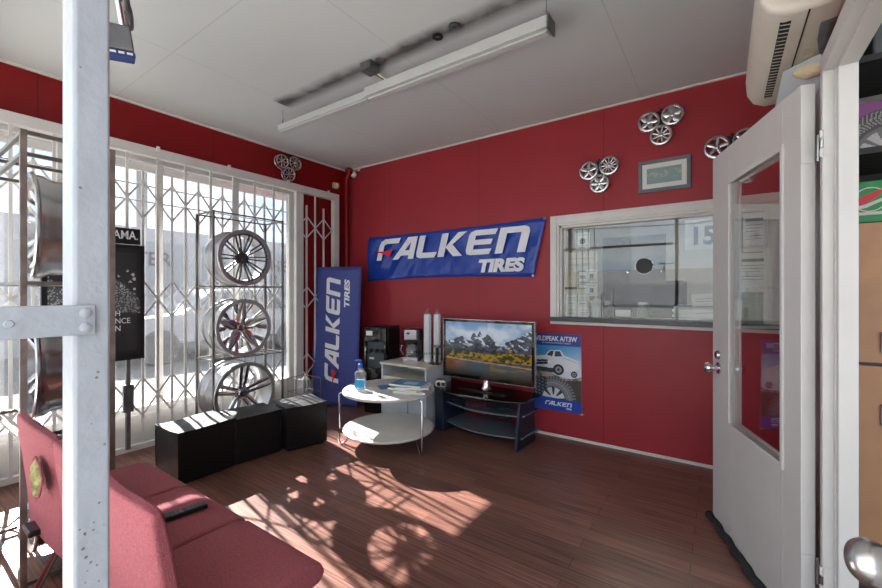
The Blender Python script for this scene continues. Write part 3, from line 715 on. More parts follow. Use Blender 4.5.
# trios of miniature wheels
def mini(parent, x, z, Rr, n, sw, hole=False, rotx=0):
    b = MB(); T0 = T((x, 0, z), rz=R(-90))  # axis +X -> -Y
    b.lathe([(Rr * .74, -.006), (Rr * .86, 0), (Rr, -.003), (Rr, -.012), (Rr * .93, -.018), (Rr * .93, -.034), (Rr, -.04), (Rr * .88, -.044), (Rr * .78, -.03)], 36, T0 @ AX, close=True)
    w_ = b.build('mini_wheel', 'silver', parent)
    b = MB()
    for k in range(n):
        spoke_mb(b, 2 * PI * k / n + rotx, [(Rr * .05, 0, Rr * sw, -.008, .01), (Rr * .5, 0, Rr * sw * (1.0 if not hole else 1.4), -.006, .01), (Rr * .84, 0, Rr * sw * (.8 if not hole else .7), -.004, .01)])
    b.lathe([(0, 0), (Rr * .12, 0), (Rr * .2, -.004), (Rr * (.24 if not hole else .42), -.008), (Rr * .24, -.016), (0, -.016)], 20, AX)
    b.v = [tuple(T0 @ Vector(p)) for p in b.v]; b.build('mini_spokes', 'silver', w_)
def trio(label, loc, rz, styles, s=1.0):
    t = thing('mini_wheel_trio', label, 'wall decoration', loc, rz, 'trios of miniature wheels high on the red walls')
    r = .078 * s
    b = MB(); b.box(-.03, .03, .003, .02, -.10, .10); b.tube([(0, -.005, .10), (0, -.02, .10)], .012); b.bar((-.07, .012, .035), (.07, .012, .035), .015, .03)
    setlabel(b.build('bracket', 'black', t), 'black mounting bracket')
    for (dx, dz), (n, sw, h, a) in zip(((-.086, .022), (.078, .04), (0, -.10)), styles): mini(t, dx * s, dz * s, r, n, sw, h, a)
    for c in t.children:
        if c.name.startswith('mini_wheel'): c.location.y = -.035
    return t
trio('three small silver wheels on the left red wall above the scissor gate', (0.062, -0.92, 2.72), R(90), ((7, .10, 0, 0), (9, .08, 0, 0), (8, .09, 0, .2)), 1.0)
trio('lower left trio of small silver wheels on the back wall, left of the framed print', (3.165, -0.02, 2.345), 0, ((5, .2, 0, .3), (12, .07, 0, 0), (6, .18, 1, 0)), 1.0)
trio('highest trio of small silver wheels on the back wall, directly above the framed print', (3.63, -0.02, 2.655), 0, ((5, .18, 1, 0), (5, .26, 1, .4), (9, .09, 0, 0)), 1.0)
trio('trio of small silver wheels on the back wall partly behind the white door', (4.085, -0.02, 2.36), 0, ((5, .15, 0, .2), (5, .15, 0, 0), (6, .13, 0, 0)), 1.05)
# framed print
t = thing('framed_print', 'small landscape print with white mat in a grey frame above the service window', 'picture', (3.647, -0.012, 2.248))
b = MB(); W2, H2, f = .183, .127, .028
b.prism([(-W2, -H2), (W2, -H2), (W2, -H2 + f), (-W2, -H2 + f)], -.01, .012); b.prism([(-W2, H2 - f), (W2, H2 - f), (W2, H2), (-W2, H2)], -.01, .012)
b.prism([(-W2, -H2 + f), (-W2 + f, -H2 + f), (-W2 + f, H2 - f), (-W2, H2 - f)], -.01, .012); b.prism([(W2 - f, -H2 + f), (W2, -H2 + f), (W2, H2 - f), (W2 - f, H2 - f)], -.01, .012)
b.build('frame', 'frame_grey', t, bevel=.003)
MB().box(-.156, .156, -.002, .004, -.10, .10).build('mat_board', 'paper', t); 
def fpic(U, V):
    n_ = vnoise(U, V, 18, 6, 3); c = mixc(np.ones(U.shape + (3,)) * rgb(128, 156, 160), rgb(170, 178, 158), np.clip((n_ - .45) * 5, 0, 1) * (V > .3) * (V < .8)); return c
picture('print_sheet', fpic, -.122, .122, -.062, .062, -.0035, 60, 30, 'pic', t)

# ------------------------------------------------------------------ FALKEN banners
t = thing('wide_banner', 'wide blue FALKEN TIRES vinyl banner stretched across the red back wall', 'banner', (0, 0, 0))
nx, nz_ = 60, 14; vs = []
def bpos(u, v):
    xl = .415 + (.399 - .415) * (1 - v); xr = 2.69 + (2.575 - 2.69) * (1 - v); x = xl + (xr - xl) * u
    sag = -0.035 * math.sin(PI * u) * v * .3 + .022 * math.sin(PI * u) * (1 - v)
    zt = 1.995 + .012 * u + sag; zb = 1.455 + .01 * u
    y = -.022 - .010 * math.sin(u * 19 + v * 3) * (1 - abs(v - .5)) * .8 - .006 * math.sin(u * 43 - v * 7)
    return (x, y, zb + (zt - zb) * v + (.025 * math.sin(PI * u) * (1 - v)))
for j in range(nz_ + 1):
    for i in range(nx + 1): vs.append(bpos(i / nx, j / nz_))
fs = [(j * (nx + 1) + i, j * (nx + 1) + i + 1, (j + 1) * (nx + 1) + i + 1, (j + 1) * (nx + 1) + i) for j in range(nz_) for i in range(nx)]
o = MB().add(vs, fs).build('vinyl_sheet', 'blue', t); sm = o.modifiers.new('thick', 'SOLIDIFY'); sm.thickness = .002; sm.offset = 1
falken(t, 0.575, 1.70, .25, 1.98, -.046)
text_part('tires_lettering', 'TIRES', 1.98, -.046, 1.528, .165, 'ink', t, bold=.010, shear=.2, width=.50)
for x, z in ((.425, 1.99), (2.68, 2.0), (.41, 1.47), (2.565, 1.475)):
    b = MB(); b.lathe([(.006, 0), (.013, 0), (.012, .003), (.006, .003)], 14, T((x, -.026, z), rx=R(90)), close=True); b.build('grommet', 'alu', t)

bx = Vector((.075, -.62, 0)); by = Vector((.575, -.36, 0)); ang = math.atan2((by - bx).y, (by - bx).x)
t = thing('upright_banner', 'tall blue FALKEN TIRES banner leaning in the corner beside the water dispenser', 'banner', bx, rot=(R(-3.5), 0, ang))
bw = (by - bx).length
nx, nz_ = 12, 30; vs = []
for j in range(nz_ + 1):
    for i in range(nx + 1):
        u, v = i / nx, j / nz_; vs.append((u * bw + .02 * v, -.01 + .012 * math.sin(v * 4 + u * 2) * math.sin(PI * u), .02 + v * 1.60 - .03 * u * (1 - v)))
fs = [(j * (nx + 1) + i, j * (nx + 1) + i + 1, (j + 1) * (nx + 1) + i + 1, (j + 1) * (nx + 1) + i) for j in range(nz_) for i in range(nx)]
o = MB().add(vs, fs).build('cloth_sheet', 'blue2', t); sm = o.modifiers.new('thick', 'SOLIDIFY'); sm.thickness = .002; sm.offset = 1
falken(t, .335, .26, .17, 1.24, -.026, vertical=True)
text_part('tires_lettering', 'TIRES', .445, -.026, 1.13, .085, 'ink', t, bold=.0035, rot=(R(90), R(-90), 0), width=.33, shear=.2)
b = MB(); b.tube([(0, .006, 1.615), (bw + .02, .006, 1.615)], .008); b.build('top_rod', 'steel', t)
b = MB(); b.tube([(bw / 2, .02, 0), (bw / 2, .02, 1.6)], .007); b.build('pole', 'steel', t)

# ------------------------------------------------------------------ YOKOHAMA sign
t = thing('hanging_sign', 'black YOKOHAMA sign with a white splash hanging before the left window', 'sign', (0.20, -2.93, 0.79), R(90))
MB().box(0, .575, 0, .02, .905, 1.03).build('header_panel', 'signblack', t)
text_part('header_lettering', 'YOKOHAMA.', .145, -.001, .945, .092, 'ink', t, bold=.001, width=.415)
MB().box(.0, .60, -.012, .02, 0, .90).build('poster_frame', 'signblack', t)
def splash(U, V):
    c = np.ones(U.shape + (3,)) * rgb(30, 30, 32)
    c = mixc(c, rgb(44, 44, 47), ((U > .04) & (U < .96) & (V > .04) & (V < .96)).astype(float))
    n1 = vnoise(U, V, 12, 14, 5, 5); ridge = .50 + .20 * np.sin(U * 4.2 - 1.4) ** 2 + .16 * (n1 - .5)
    body = (V < ridge) & (V > .44 - .05 * U); strk = np.abs(np.sin(n1 * 30 + U * 9 - V * 6)) < .42
    c = mixc(c, rgb(165, 168, 172), (body & strk).astype(float) * .9); c = mixc(c, rgb(85, 88, 92), (body & ~strk).astype(float) * .7)
    rs = np.random.RandomState(4)
    for k in range(26):
        px, py = .2 + .75 * rs.rand(), .62 + .17 * rs.rand(); c = mixc(c, rgb(190, 190, 195), (((U - px) * .58) ** 2 + ((V - py) * .87) ** 2 < .00006 + .0001 * rs.rand()).astype(float))
    return c
picture('poster_sheet', splash, .03, .57, .04, .87, -.0135, 70, 100, 'pic', t)
text_part('slogan_lettering', 'H\nNCE\nN', .405, -.0145, .345, .060, 'ink', t, lines=.95, width=.095)
o = text_part('slogan_lettering', '...', .36, -.0145, .74, .06, 'ink', t)

# ------------------------------------------------------------------ ceiling fixture and bits
t = thing('strip_light', 'long white fluorescent strip light hung on wires below the ceiling', 'lamp', (0, 0, 0))
for (x0, x1, hh) in ((.87, 1.93, .0), (1.925, 3.27, .012)):
    y0 = -1.545 + (.0)
    b = MB(); b.box(x0, x1, -1.575 - hh, -1.495 + hh, 2.715 - hh + (.012 if hh else 0), 2.765 + (.014 if hh else 0)); b.build('housing', 'lampwhite', t, bevel=.006)
    b = MB(); b.box(x0 + .01, x1 - .01, -1.56, -1.51, 2.703 - hh + (.012 if hh else 0), 2.715 - hh + (.012 if hh else 0)); b.build('cover', 'lampwhite', t, bevel=.004)
for x in (.89, 3.25):
    b = MB(); b.tube([(x, -1.535, 2.765), (x, -1.54, CE)], .002, 6); b.tube([(x, -1.535, 2.765), (x + .01, -1.55, 2.80), (x - .005, -1.53, 2.83)], .004, 6); b.build('hanging_wire', 'greybrass', t)
b = MB(); b.box(3.268, 3.278, -1.588, -1.482, 2.708, 2.785); setlabel(b.build('end_cap', 'greybrass', t), 'grey metal end cap')
t = thing('junction_box', 'grey metal junction box with loose wires on the dark ceiling streak', 'junction box', (2.02, -1.62, CE))
MB().box(-.05, .05, -.05, .05, -.055, 0).build('box', 'greybrass', t, bevel=.003); MB().lathe([(0, 0), (.03, 0), (.03, -.02), (0, -.02)], 16, T((.09, .0, 0))).build('conduit_end', 'greybrass', t)
b = MB(); b.tube([(.02, .05, -.05), (.07, .1, -.09), (.15, .09, -.1), (.19, .06, -.12), (.18, .06, -.145)], .005, 8); b.build('cable', 'acw', t)
b = MB(); b.tube([(.0, .05, -.05), (.03, .1, -.07), (.06, .1, -.12)], .003, 8); b.build('cable', 'black', t)
for x, y, lab in ((2.72, -1.63, 'dark open cable hole in the ceiling streak nearer the camera'), (2.58, -1.60, 'shadowy round cable hole in the ceiling streak beside the first')):
    tag(MB().lathe([(.012, 0), (.034, 0), (.034, -.006), (.012, -.004)], 20, T((x, y, CE)), close=True).build('conduit_ring', 'greybrass' if x > 2.7 else 'acdark'), lab, 'fitting')

t = thing('drain_pipe', 'red painted pipe running down the room corner from an elbow at the ceiling', 'pipe', (0.07, -0.05, 0))
b = MB(); b.tube([(0, -.02, 0), (0, -.02, 2.70)], .028, 16); b.build('pipe', 'red_deep', t)
b = MB(); b.tube([(0, -.02, 2.68), (0, -.02, 2.76), (.03, -.02, 2.80), (.05, -.02, 2.83), (.05, -.02, CE)], .034, 16); b.build('elbow', 'red_deep', t)
b = MB(); b.lathe([(0, 2.86), (.055, 2.86), (.055, 2.875), (0, 2.875)], 20, T((.05, -.02, 0))); b.build('flange', 'red_deep', t)
t = thing('dome_camera', 'small white and black security camera in the upper corner by the red pipe', 'camera', (.20, -.07, 2.80))
b = MB(); b.lathe([(0, -.035), (.025, -.03), (.036, -.01), (.036, .012), (.026, .032), (0, .038)], 24, T(ry=R(70), rz=R(-50))); b.build('camera_body', 'paper', t)
b = MB(); b.lathe([(0, .03), (.022, .03), (.02, .042), (0, .044)], 20, T(ry=R(70), rz=R(-100))); b.build('lens', 'gloss', t)
b = MB(); b.tube([(0, 0, .03), (.01, .03, .07), (.03, .06, .085)], .008); b.lathe([(0, 0), (.03, 0), (.03, .008), (0, .008)], 18, T((.03, .06, .085), rx=R(90))); b.build('mount_arm', 'beige', t)
t = thing('cable_box', 'small beige electrical box high on the left wall beside the corner pipe', 'electrical box', (0.0, -.21, 2.66))
MB().box(0, .04, -.035, .035, -.035, .035).build('box', 'beige', t, bevel=.004); MB().box(.04, .06, .0, .03, -.02, .03).build('cover', 'beige', t, bevel=.003)

# ------------------------------------------------------------------ air conditioner
t = thing('air_conditioner', 'aged white wall air conditioner above the open white door', 'air conditioner', (0, 0, 0))
prof = [(4.37, 2.275), (4.30, 2.262), (4.20, 2.262), (4.155, 2.285), (4.13, 2.33), (4.125, 2.40), (4.132, 2.50), (4.155, 2.555), (4.20, 2.58), (4.37, 2.58)]
b = MB(); b.prism(prof, -1.86, -1.0); b.build('casing', 'acw', t, bevel=.028, seg=4)
b = MB(); b.box(4.192, 4.222, -1.80, -1.13, 2.2605, 2.266); setlabel(b.build('air_slot', 'acdark', t), 'dark louvred air slot')
for k in range(24):
    y = -1.79 + k * .028; b = MB(); b.bar((4.193, y, 2.259), (4.221, y + .008, 2.259), .002, .0022); b.build('louvre_fin', 'acw', t)
b = MB(); b.box(4.262, 4.266, -1.84, -1.08, 2.258, 2.262); b.build('panel_joint', 'acdark', t)
MB().box(4.18, 4.25, -1.866, -1.86, 2.37, 2.44).build('rating_label', 'paper', t)
b = MB()
for k in range(9): b.box(4.188 + k * .006, 4.190 + k * .006 + .001 * (k % 3), -1.868, -1.866, 2.385, 2.405)
b.build('barcode', 'inkblack', t)
b = MB()
for k in range(2): b.box(4.29, 4.32, -1.55 + k * .07, -1.50 + k * .07, 2.26, 2.264)
setlabel(b.build('brown_stain_patch', 'paper2', t), 'tan sticker remains')
b = MB(); b.tube([(4.33, -1.72, 2.27), (4.33, -1.66, 2.235), (4.345, -1.58, 2.23)], .022, 12); b.build('pipe_stub', 'greybrass', t)
t = thing('loose_cover_panel', 'pale grey plastic panel tucked slanting between the air conditioner and door top', 'panel', (0, 0, 0))
vs = [(4.235, -1.42, 2.245), (4.36, -1.55, 2.235), (4.365, -1.25, 2.115), (4.225, -1.10, 2.155)]
vs += [(x, y, z + .006) for x, y, z in vs]
MB().add(vs, [(0, 1, 2, 3), (7, 6, 5, 4), (0, 4, 5, 1), (1, 5, 6, 2), (2, 6, 7, 3), (3, 7, 4, 0)]).build('sheet', 'greylam', t, bevel=.002)
b = MB(); b.tube([(4.268, -1.43, 2.222), (4.28, -1.43, 2.225), (4.30, -1.43, 2.225), (4.335, -1.45, 2.23), (4.362, -1.46, 2.235)], [.008, .022, .034, .042, .036], 12)
tag(b.build('foam_wrap', 'acyellow'), 'crumpled tan foam wrap lying under the air conditioner beside the grey panel', 'foam')

# ------------------------------------------------------------------ store room items
t = thing('wood_front_cabinet', 'light wood cabinet with two stacked doors seen through the right doorway', 'cabinet', (4.56, -.86, 0))
MB().box(-.03, .6, .02, .5, 0, 1.66).build('carcass', 'navy', t)
for z0, z1 in ((.02, .965), (.98, 1.655)):
    d = MB().box(.008, .6, 0, .02, z0, z1).build('door', 'wood', t, bevel=.003)
    MB().box(.085, .11, -.02, 0, (z1 - .28) if z0 < .5 else z0 + .05, (z1 - .18) if z0 < .5 else z0 + .15).build('handle', 'paper', d, bevel=.004)
t = thing('drink_carton', 'green drink carton with a red and white oval on top of the wood cabinet', 'box', (4.54, -.84, 1.66))
MB().box(0, .42, 0, .25, 0, .20).build('carton', 'green', t, bevel=.003)
b = MB(); b.lathe([(.055, 0), (.06, 0), (.06, .001), (.055, .001)], 30, T((.075, -.0005, .11), rx=R(90)), close=True); b.build('oval_outline', 'paper', t)
b = MB(); b.prism([(.02, .10), (.05, .13), (.10, .15), (.13, .16), (.10, .12), (.06, .09), (.03, .08)], -.002, 0); b.build('red_swoosh', 'inkred', t)
b = MB(); b.prism([(.03, .08), (.06, .088), (.12, .115), (.12, .10), (.06, .07), (.03, .065)], -.003, -.001); b.build('white_swoosh', 'paper', t)
b = MB(); b.box(.13, .19, -.002, 0, .12, .17); b.box(.02, .18, -.002, 0, .035, .05); b.build('white_lettering_block', 'paper', t)
t = thing('store_shelf', 'dark steel shelf unit above the wood cabinet in the store room', 'shelf', (4.46, -.90, 0))
for z in (1.98, 2.42): MB().box(0, .9, 0, .5, z, z + .03).build('shelf_board', 'officedark', t)
for x in (.0, .85): MB().box(x, x + .04, .46, .5, 0, 2.9).build('post', 'officedark', t)
t = thing('tyre_carton', 'purple carton printed with a tyre standing on the dark store room shelf', 'box', (4.47, -.88, 2.01))
MB().box(0, .5, .004, .3, 0, .22).build('carton', 'purple', t)
def tyre(U, V):
    c = np.ones(U.shape + (3,)) * rgb(140, 74, 140); x = U * .5; y = V * .22
    d = np.hypot((x - .20), (y + .02)); zig = np.abs(((np.arctan2(y + .02, x - .2) * 22 + np.abs(d - .16) * 60) % 2) - 1) < .45
    c = mixc(c, rgb(70, 70, 72), (d < .2).astype(float)); c = mixc(c, rgb(150, 150, 150), ((d < .195) & (d > .13) & zig).astype(float))
    c = mixc(c, rgb(110, 110, 112), (d < .115).astype(float)); a = np.arctan2(y + .02, x - .2)
    c = mixc(c, rgb(190, 190, 192), ((d < .1) & (np.abs(np.sin(a * 5)) > .5)).astype(float)); return c
picture('printed_front', tyre, 0, .5, 0, .22, .002, 100, 50, 'pic', t)
for k, (x, w_, h) in enumerate(((.02, .10, .34), (.15, .12, .30), (.29, .2, .36))):
    t = thing('stored_bag', ('left', 'middle', 'right')[k] + ' grey-blue plastic packet on the top shelf of the store room', 'packet', (4.47 + x, -.86, 2.45), group=None)
    MB().box(0, w_, 0, .2, 0, h).build('packet', mat('packet_blue%d' % k, (96 + 10 * k, 108 + 6 * k, 120), 0.3, bump=.6, bscale=12), t, bevel=.015)

# ------------------------------------------------------------------ red waiting seats
t = thing('waiting_bench', 'three-place dusty red upholstered bench with torn back in the left foreground', 'bench', (0, 0, 0))
def rounded(b, x0, x1, prof):
    n = len(prof); 
    vs = [(x0, p[0], p[1]) for p in prof] + [(x1, p[0], p[1]) for p in prof]
    fs = [tuple(range(n)), tuple(range(2 * n - 1, n - 1, -1))] + [(i, i + n, (i + 1) % n + n, (i + 1) % n) for i in range(n)]
    return b.add(vs, fs)
sx = [1.56, 2.02, 2.49, 2.955]
for k in range(3):
    x0, x1 = sx[k] + .006, sx[k + 1] - .006
    # seat cushion
    b = MB(); rounded(b, x0, x1, [(-3.20, .36), (-3.20, .45), (-3.10, .448), (-2.95, .452), (-2.83, .45), (-2.775, .43), (-2.76, .395), (-2.785, .37), (-2.86, .36)])
    b.build('seat', 'fabric', t, bevel=.014, seg=3)
    # backrest, slightly curved and raked
    x0, x1 = (1.56, 2.12, 2.545, 2.955)[k] + .006, (1.56, 2.12, 2.545, 2.955)[k + 1] - .006
    nx, nz_ = 18, 20; vs = []; 
    def bp(u, v, side):
        z = .36 + .455 * v
        top = -.012 * (abs(2 * u - 1) ** 8) * (v ** 3)
        y = -3.165 - .062 * v ** 1.3 - .012 * math.sin(PI * u); 
        th = .062 - .018 * v
        edge = (1 - (2 * abs(u - .5)) ** 16 * .35) * (1 - v ** 16 * .35)
        y2 = y - th / 2 - side * th / 2 * edge
        return (x0 + (x1 - x0) * u, y2, z + top)
    for side in (-1, 1):
        for j in range(nz_ + 1):
            for i in range(nx + 1): vs.append(bp(i / nx, j / nz_, side))
    W_ = nx + 1; Q = W_ * (nz_ + 1); fs = []
    for j in range(nz_):
        for i in range(nx):
            a = j * W_ + i; fs.append((a, a + 1, a + W_ + 1, a + W_)); fs.append((Q + a, Q + a + W_, Q + a + W_ + 1, Q + a + 1))
    for i in range(nx): fs.append((i, Q + i, Q + i + 1, i + 1)); a = nz_ * W_ + i; fs.append((a, a + 1, Q + a + 1, Q + a))
    for j in range(nz_): a = j * W_; fs.append((a, a + W_, Q + a + W_, Q + a)); a += nx; fs.append((a, Q + a, Q + a + W_, a + W_))
    b = MB().add(vs, fs); o = b.build('backrest', 'fabric', t, smooth=50, bevel=.008, seg=3)
    if k == 0:
        h = MB(); N = 30; vs = []; rs = random.Random(2); jag = [rs.uniform(.86, 1.14) for _ in range(N)]
        fx, fz, fy = 2.03, .66, -3.286
        for rr, dy in ((0, .006), (.35, -.006), (.6, .004), (.85, -.005), (1, .008)):
            for q in range(N):
                a = 2 * PI * q / N; k2 = rr * (1 + .14 * math.sin(3 * a + 1) + (jag[q] - 1) * .6); vs.append((fx + .058 * k2 * math.cos(a), fy + dy + rs.uniform(-.004, .004), fz + .066 * k2 * math.sin(a)))
        fs = [(i * N + q, i * N + (q + 1) % N, (i + 1) * N + (q + 1) % N, (i + 1) * N + q) for i in range(4) for q in range(N)]
        h.add(vs, fs); setlabel(h.build('exposed_foam', 'foam', o), 'hole showing yellow-green foam')
        h = MB(); ring = [(fx + .062 * (1 + .14 * math.sin(3 * a + 1) + (jag[q] - 1) * .6) * math.cos(a), fy + .003, fz + .070 * (1 + .14 * math.sin(3 * a + 1) + (jag[q] - 1) * .6) * math.sin(a)) for q, a in enumerate([2 * PI * q / N for q in range(N)])]
        h.tube(ring, [.0035 * j for j in jag], 6, closed=True); setlabel(h.build('torn_edge', 'fabric', o), 'frayed edge of the hole')
        h = MB(); h.tube([(1.574, -3.245, .785), (1.571, -3.25, .75), (1.573, -3.245, .715), (1.574, -3.24, .69)], [.005, .008, .007, .004], 8); setlabel(h.build('torn_corner', 'fabricred', o), 'torn bright red corner')
b = MB(); b.bar((1.62, -3.05, .335), (2.92, -3.05, .335), .05, .035); b.build('beam', 'black', t)
for x in (1.72, 2.82):
    b = MB(); b.tube([(x, -3.27, .012), (x, -3.12, .32), (x, -3.0, .335), (x, -2.86, .33), (x + .03, -2.80, .03), (x + .03, -2.80, .008)], .013, 10); b.build('leg', 'alu', t)
b = MB(); b.tube([(2.915, -2.82, .37), (2.93, -2.80, .33), (2.935, -2.795, .012)], .012, 10); setlabel(b.build('leg', 'chrome', t), 'chrome front leg')
b = MB(); b.box(1.74, 1.85, -3.275, -3.225, .375, .40); b.build('end_bracket', 'black', t, bevel=.008)
t = thing('remote_control', 'black remote control lying on the middle red seat', 'remote control', (2.30, -2.925, .455), R(80))
MB().box(-.085, .085, -.021, .021, 0, .018).build('body', 'black', t, bevel=.005)
for i in range(10):
    for j in range(3): b = MB(); b.box(-.075 + i * .015, -.067 + i * .015, -.015 + j * .012, -.008 + j * .012, .018, .020); b.build('button', 'fadedink', t)
t = thing('black_bag', 'black rounded bag on the far red seat, mostly behind the foreground post', 'bag', (1.665, -3.105, .452))
b = MB(); b.lathe([(0, 0), (.065, .0), (.085, .05), (.08, .13), (.06, .19), (.03, .22), (0, .225)], 24); b.v = [(x * 1.1, y * .7, z) for x, y, z in b.v]; b.build('bag_body', 'vinyl', t, smooth=60)
b = MB(); b.tube([(-.05, -.02, .2), (-.03, -.02, .25), (.03, -.02, .25), (.05, -.02, .2)], .006); b.build('handle', 'black', t)

# ------------------------------------------------------------------ ottomans
def ottoman(label, x, y, rz, w_=.37, d=.37, h=.36):
    t = thing('ottoman', label, 'ottoman', (x, y, 0), rz, 'black ottomans in a row')
    rs = random.Random(int(x * 1000)); ph = [rs.uniform(0, 6) for _ in range(6)]
    def puff(b, amp):
        me = bpy.data.meshes.new('q'); me.from_pydata(b.v, [], b.f); bm = bmesh.new(); bm.from_mesh(me)
        bmesh.ops.subdivide_edges(bm, edges=bm.edges, cuts=9, use_grid_fill=True)
        for v in bm.verts:
            p = v.co; k = amp * min(1, p.z / .08)
            q = math.sin(p.z * 19 + ph[0] + p.x * 8) * .5 + math.sin(p.y * 23 + ph[1] + p.z * 11) * .5 + math.sin((p.x + p.y) * 31 + p.z * 29 + ph[2]) * .35
            if abs(abs(p.x) - w_ / 2) < .01: p.x += math.copysign(k * q, p.x)
            if abs(abs(p.y) - d / 2) < .01: p.y += math.copysign(k * .5 * q, p.y)
            if p.z > h - .02: p.z += amp * .7 * math.sin(p.x * 17 + ph[3]) * math.sin(p.y * 15 + ph[4])
        b.v = [tuple(v.co) for v in bm.verts]; bm.verts.index_update(); b.f = [tuple(v.index for v in f.verts) for f in bm.faces]; bm.free(); bpy.data.meshes.remove(me); return b
    b = MB(); b.box(-w_ / 2, w_ / 2, -d / 2, d / 2, 0.004, h - .012); puff(b, .006).build('side_cover', 'vinyl', t, bevel=.014, seg=3, smooth=50)
    b = MB(); b.box(-w_ / 2 - .003, w_ / 2 + .003, -d / 2 - .003, d / 2 + .003, h - .035, h); puff(b, .006).build('seat_pad', 'vinyl', t, bevel=.010, seg=3, smooth=50)
    b = MB()
    for sx_, sy_ in ((-1, -1), (1, -1), (1, 1), (-1, 1)): b.tube([(sx_ * (w_ / 2 - .001), sy_ * (d / 2 - .001), .02), (sx_ * (w_ / 2 + .001), sy_ * (d / 2 + .001), h - .03)], .005, 6)
    b.build('seam_piping', 'vinyl', t)
    return t
ottoman('nearest of three black leatherette ottomans, left end of the row beside the red seats', .835, -2.215, R(2), .33, .40, .365)
ottoman('middle black leatherette ottoman of the row below the wheel rack', .85, -1.806, R(-6), .32, .355, .350)
ottoman('farthest black leatherette ottoman at the right end of the row by the blue banner', .965, -1.425, R(-14), .34, .345, .362)

# ------------------------------------------------------------------ coffee table with things on it
tx, ty, tr = 1.622, -.985, .398
t = thing('coffee_table', 'round two-tier white coffee table on thin chrome legs', 'table', (tx, ty, 0))
MB().lathe([(0, .452), (tr - .01, .452), (tr, .456), (tr + .002, .464), (tr, .474), (tr - .01, .477), (0, .477)], 72).build('tabletop', 'tablew', t)
MB().lathe([(0, .125), (tr - .012, .125), (tr - .004, .13), (tr - .002, .140), (tr - .012, .147), (0, .147)], 72).build('lower_shelf', 'tablew', t)
for a in (-10, -140, 107):
    ca, sa = math.cos(R(a)), math.sin(R(a)); rr = tr + .03; q = R(6)
    p = lambda r, z, da=0: (r * math.cos(R(a) + da), r * math.sin(R(a) + da), z)
    b = MB(); b.tube([p(tr - .02, .444), p(rr - .01, .446), p(rr, .436), p(rr, .03), p(rr - .004, .012), p(rr - .02, .009, .01), p(rr - .06, .03, .05), p(rr - .13, .118, .12), p(rr - .16, .122, .14)], .0075, 10)
    b.build('leg', 'chrome', t)
t = thing('sanitizer_bottle', 'clear pump bottle with a blue label on the left of the coffee table', 'bottle', (1.475, -1.185, .477), R(35))
b = MB(); b.box(-.046, .046, -.03, .03, .004, .165); b.build('bottle_body', 'clear', t, bevel=.016, seg=3)
MB().box(-.040, .040, -.0325, -.0305, .03, .095).build('label_front', 'blue_label', t); MB().box(-.0385, .0385, -.026, .026, .008, .09).build('liquid', mat('gel', (190, 215, 230), .1, var=0, trans=.9, ior=1.35), t, bevel=.008)
b = MB(); b.lathe([(.02, .163), (.022, .18), (.017, .195), (.017, .20)], 20); b.build('neck', 'clear', t)
b = MB(); b.lathe([(0, .195), (.021, .195), (.021, .225), (.008, .23), (.008, .25), (0, .25)], 16); b.tube([(.01, 0, .25), (0, 0, .257), (-.045, -.012, .255)], .009); setlabel(b.build('pump', mat('pump_blue', (50, 90, 170), .4), t), 'blue pump head')
mags = [(1.86, -.95, .477, .28, .22, 22, 'paper', 'thick white magazine at the bottom of the pile on the coffee table'),
        (1.83, -.965, .497, .29, .21, 6, 'yellow', 'pale yellow booklet inside the magazine pile on the coffee table'),
        (1.87, -.95, .513, .28, .21, 30, 'greylam', 'pale grey magazine in the middle of the pile on the coffee table'),
        (1.83, -.955, .531, .29, .20, 12, 'cyan', 'blue-covered magazine on top of the pile on the coffee table'),
        (1.61, -.93, .477, .24, .17, 55, 'cyan', 'single grey-blue leaflet lying flat beside the magazine pile')]
for i, (x, y, z, a, c, r_, m_, lab) in enumerate(mags):
    t = thing('magazine' if i < 4 else 'leaflet', lab, 'magazine', (x, y, z), R(r_), 'magazines on the coffee table')
    hh = (.019, .015, .017, .014, .003)[i]
    MB().box(-a / 2, a / 2, -c / 2, c / 2, 0.0005, hh - .001).build('pages', 'paper', t); MB().box(-a / 2 - .001, a / 2 + .001, -c / 2, c / 2 + .001, hh - .0012, hh).build('cover', m_, t)
    if i in (3, 4):
        MB().box(-.04, .08, -.05, .04, hh, hh + .0004).build('cover_photo', 'counter' if i == 4 else 'greylam', t)

# ------------------------------------------------------------------ white cabinet, coffee maker, cups, dispenser
t = thing('printer_cabinet', 'pale grey low cabinet with a cream top and an open slot behind the coffee table', 'cabinet', (1.415, -.335, 0), R(0))
W2, D2, H2 = .29, .215, .60
MB().box(-W2 - .012, W2 + .012, -D2 - .015, D2, H2 - .022, H2).build('top', 'cream', t, bevel=.003)
for x in (-W2, W2 - .018): MB().box(x, x + .018, -D2, D2, 0, H2 - .022).build('side_panel', 'greylam', t)
MB().box(-W2 + .018, W2 - .018, -D2 + .01, D2, .44, .458).build('shelf', 'cream', t); MB().box(-W2 + .018, W2 - .018, D2 - .02, D2, 0, H2 - .022).build('back_panel', 'greylam', t)
MB().box(-W2 + .02, W2 - .02, -D2, -D2 + .016, .03, .44).build('door', 'greylam', t, bevel=.002)
t = thing('coffee_maker', 'black and steel drip coffee maker on the left of the cream cabinet top', 'coffee maker', (1.325, -.27, .60), R(28))
MB().box(-.085, .085, -.10, .10, 0, .03).build('base', 'black', t, bevel=.006); MB().box(-.086, .06, -.102, -.098, .002, .040).build('base_trim', 'silver', t)
MB().box(-.085, .085, .02, .10, .03, .33).build('water_tank', 'black', t, bevel=.006); MB().box(-.085, .085, -.10, .02, .22, .335).build('brew_head', 'black', t, bevel=.008)
MB().box(-.078, .05, -.106, -.10, .225, .325).build('steel_front', 'silver', t, bevel=.003); MB().box(-.05, -.02, -.109, -.106, .28, .30).build('display', 'black', t)
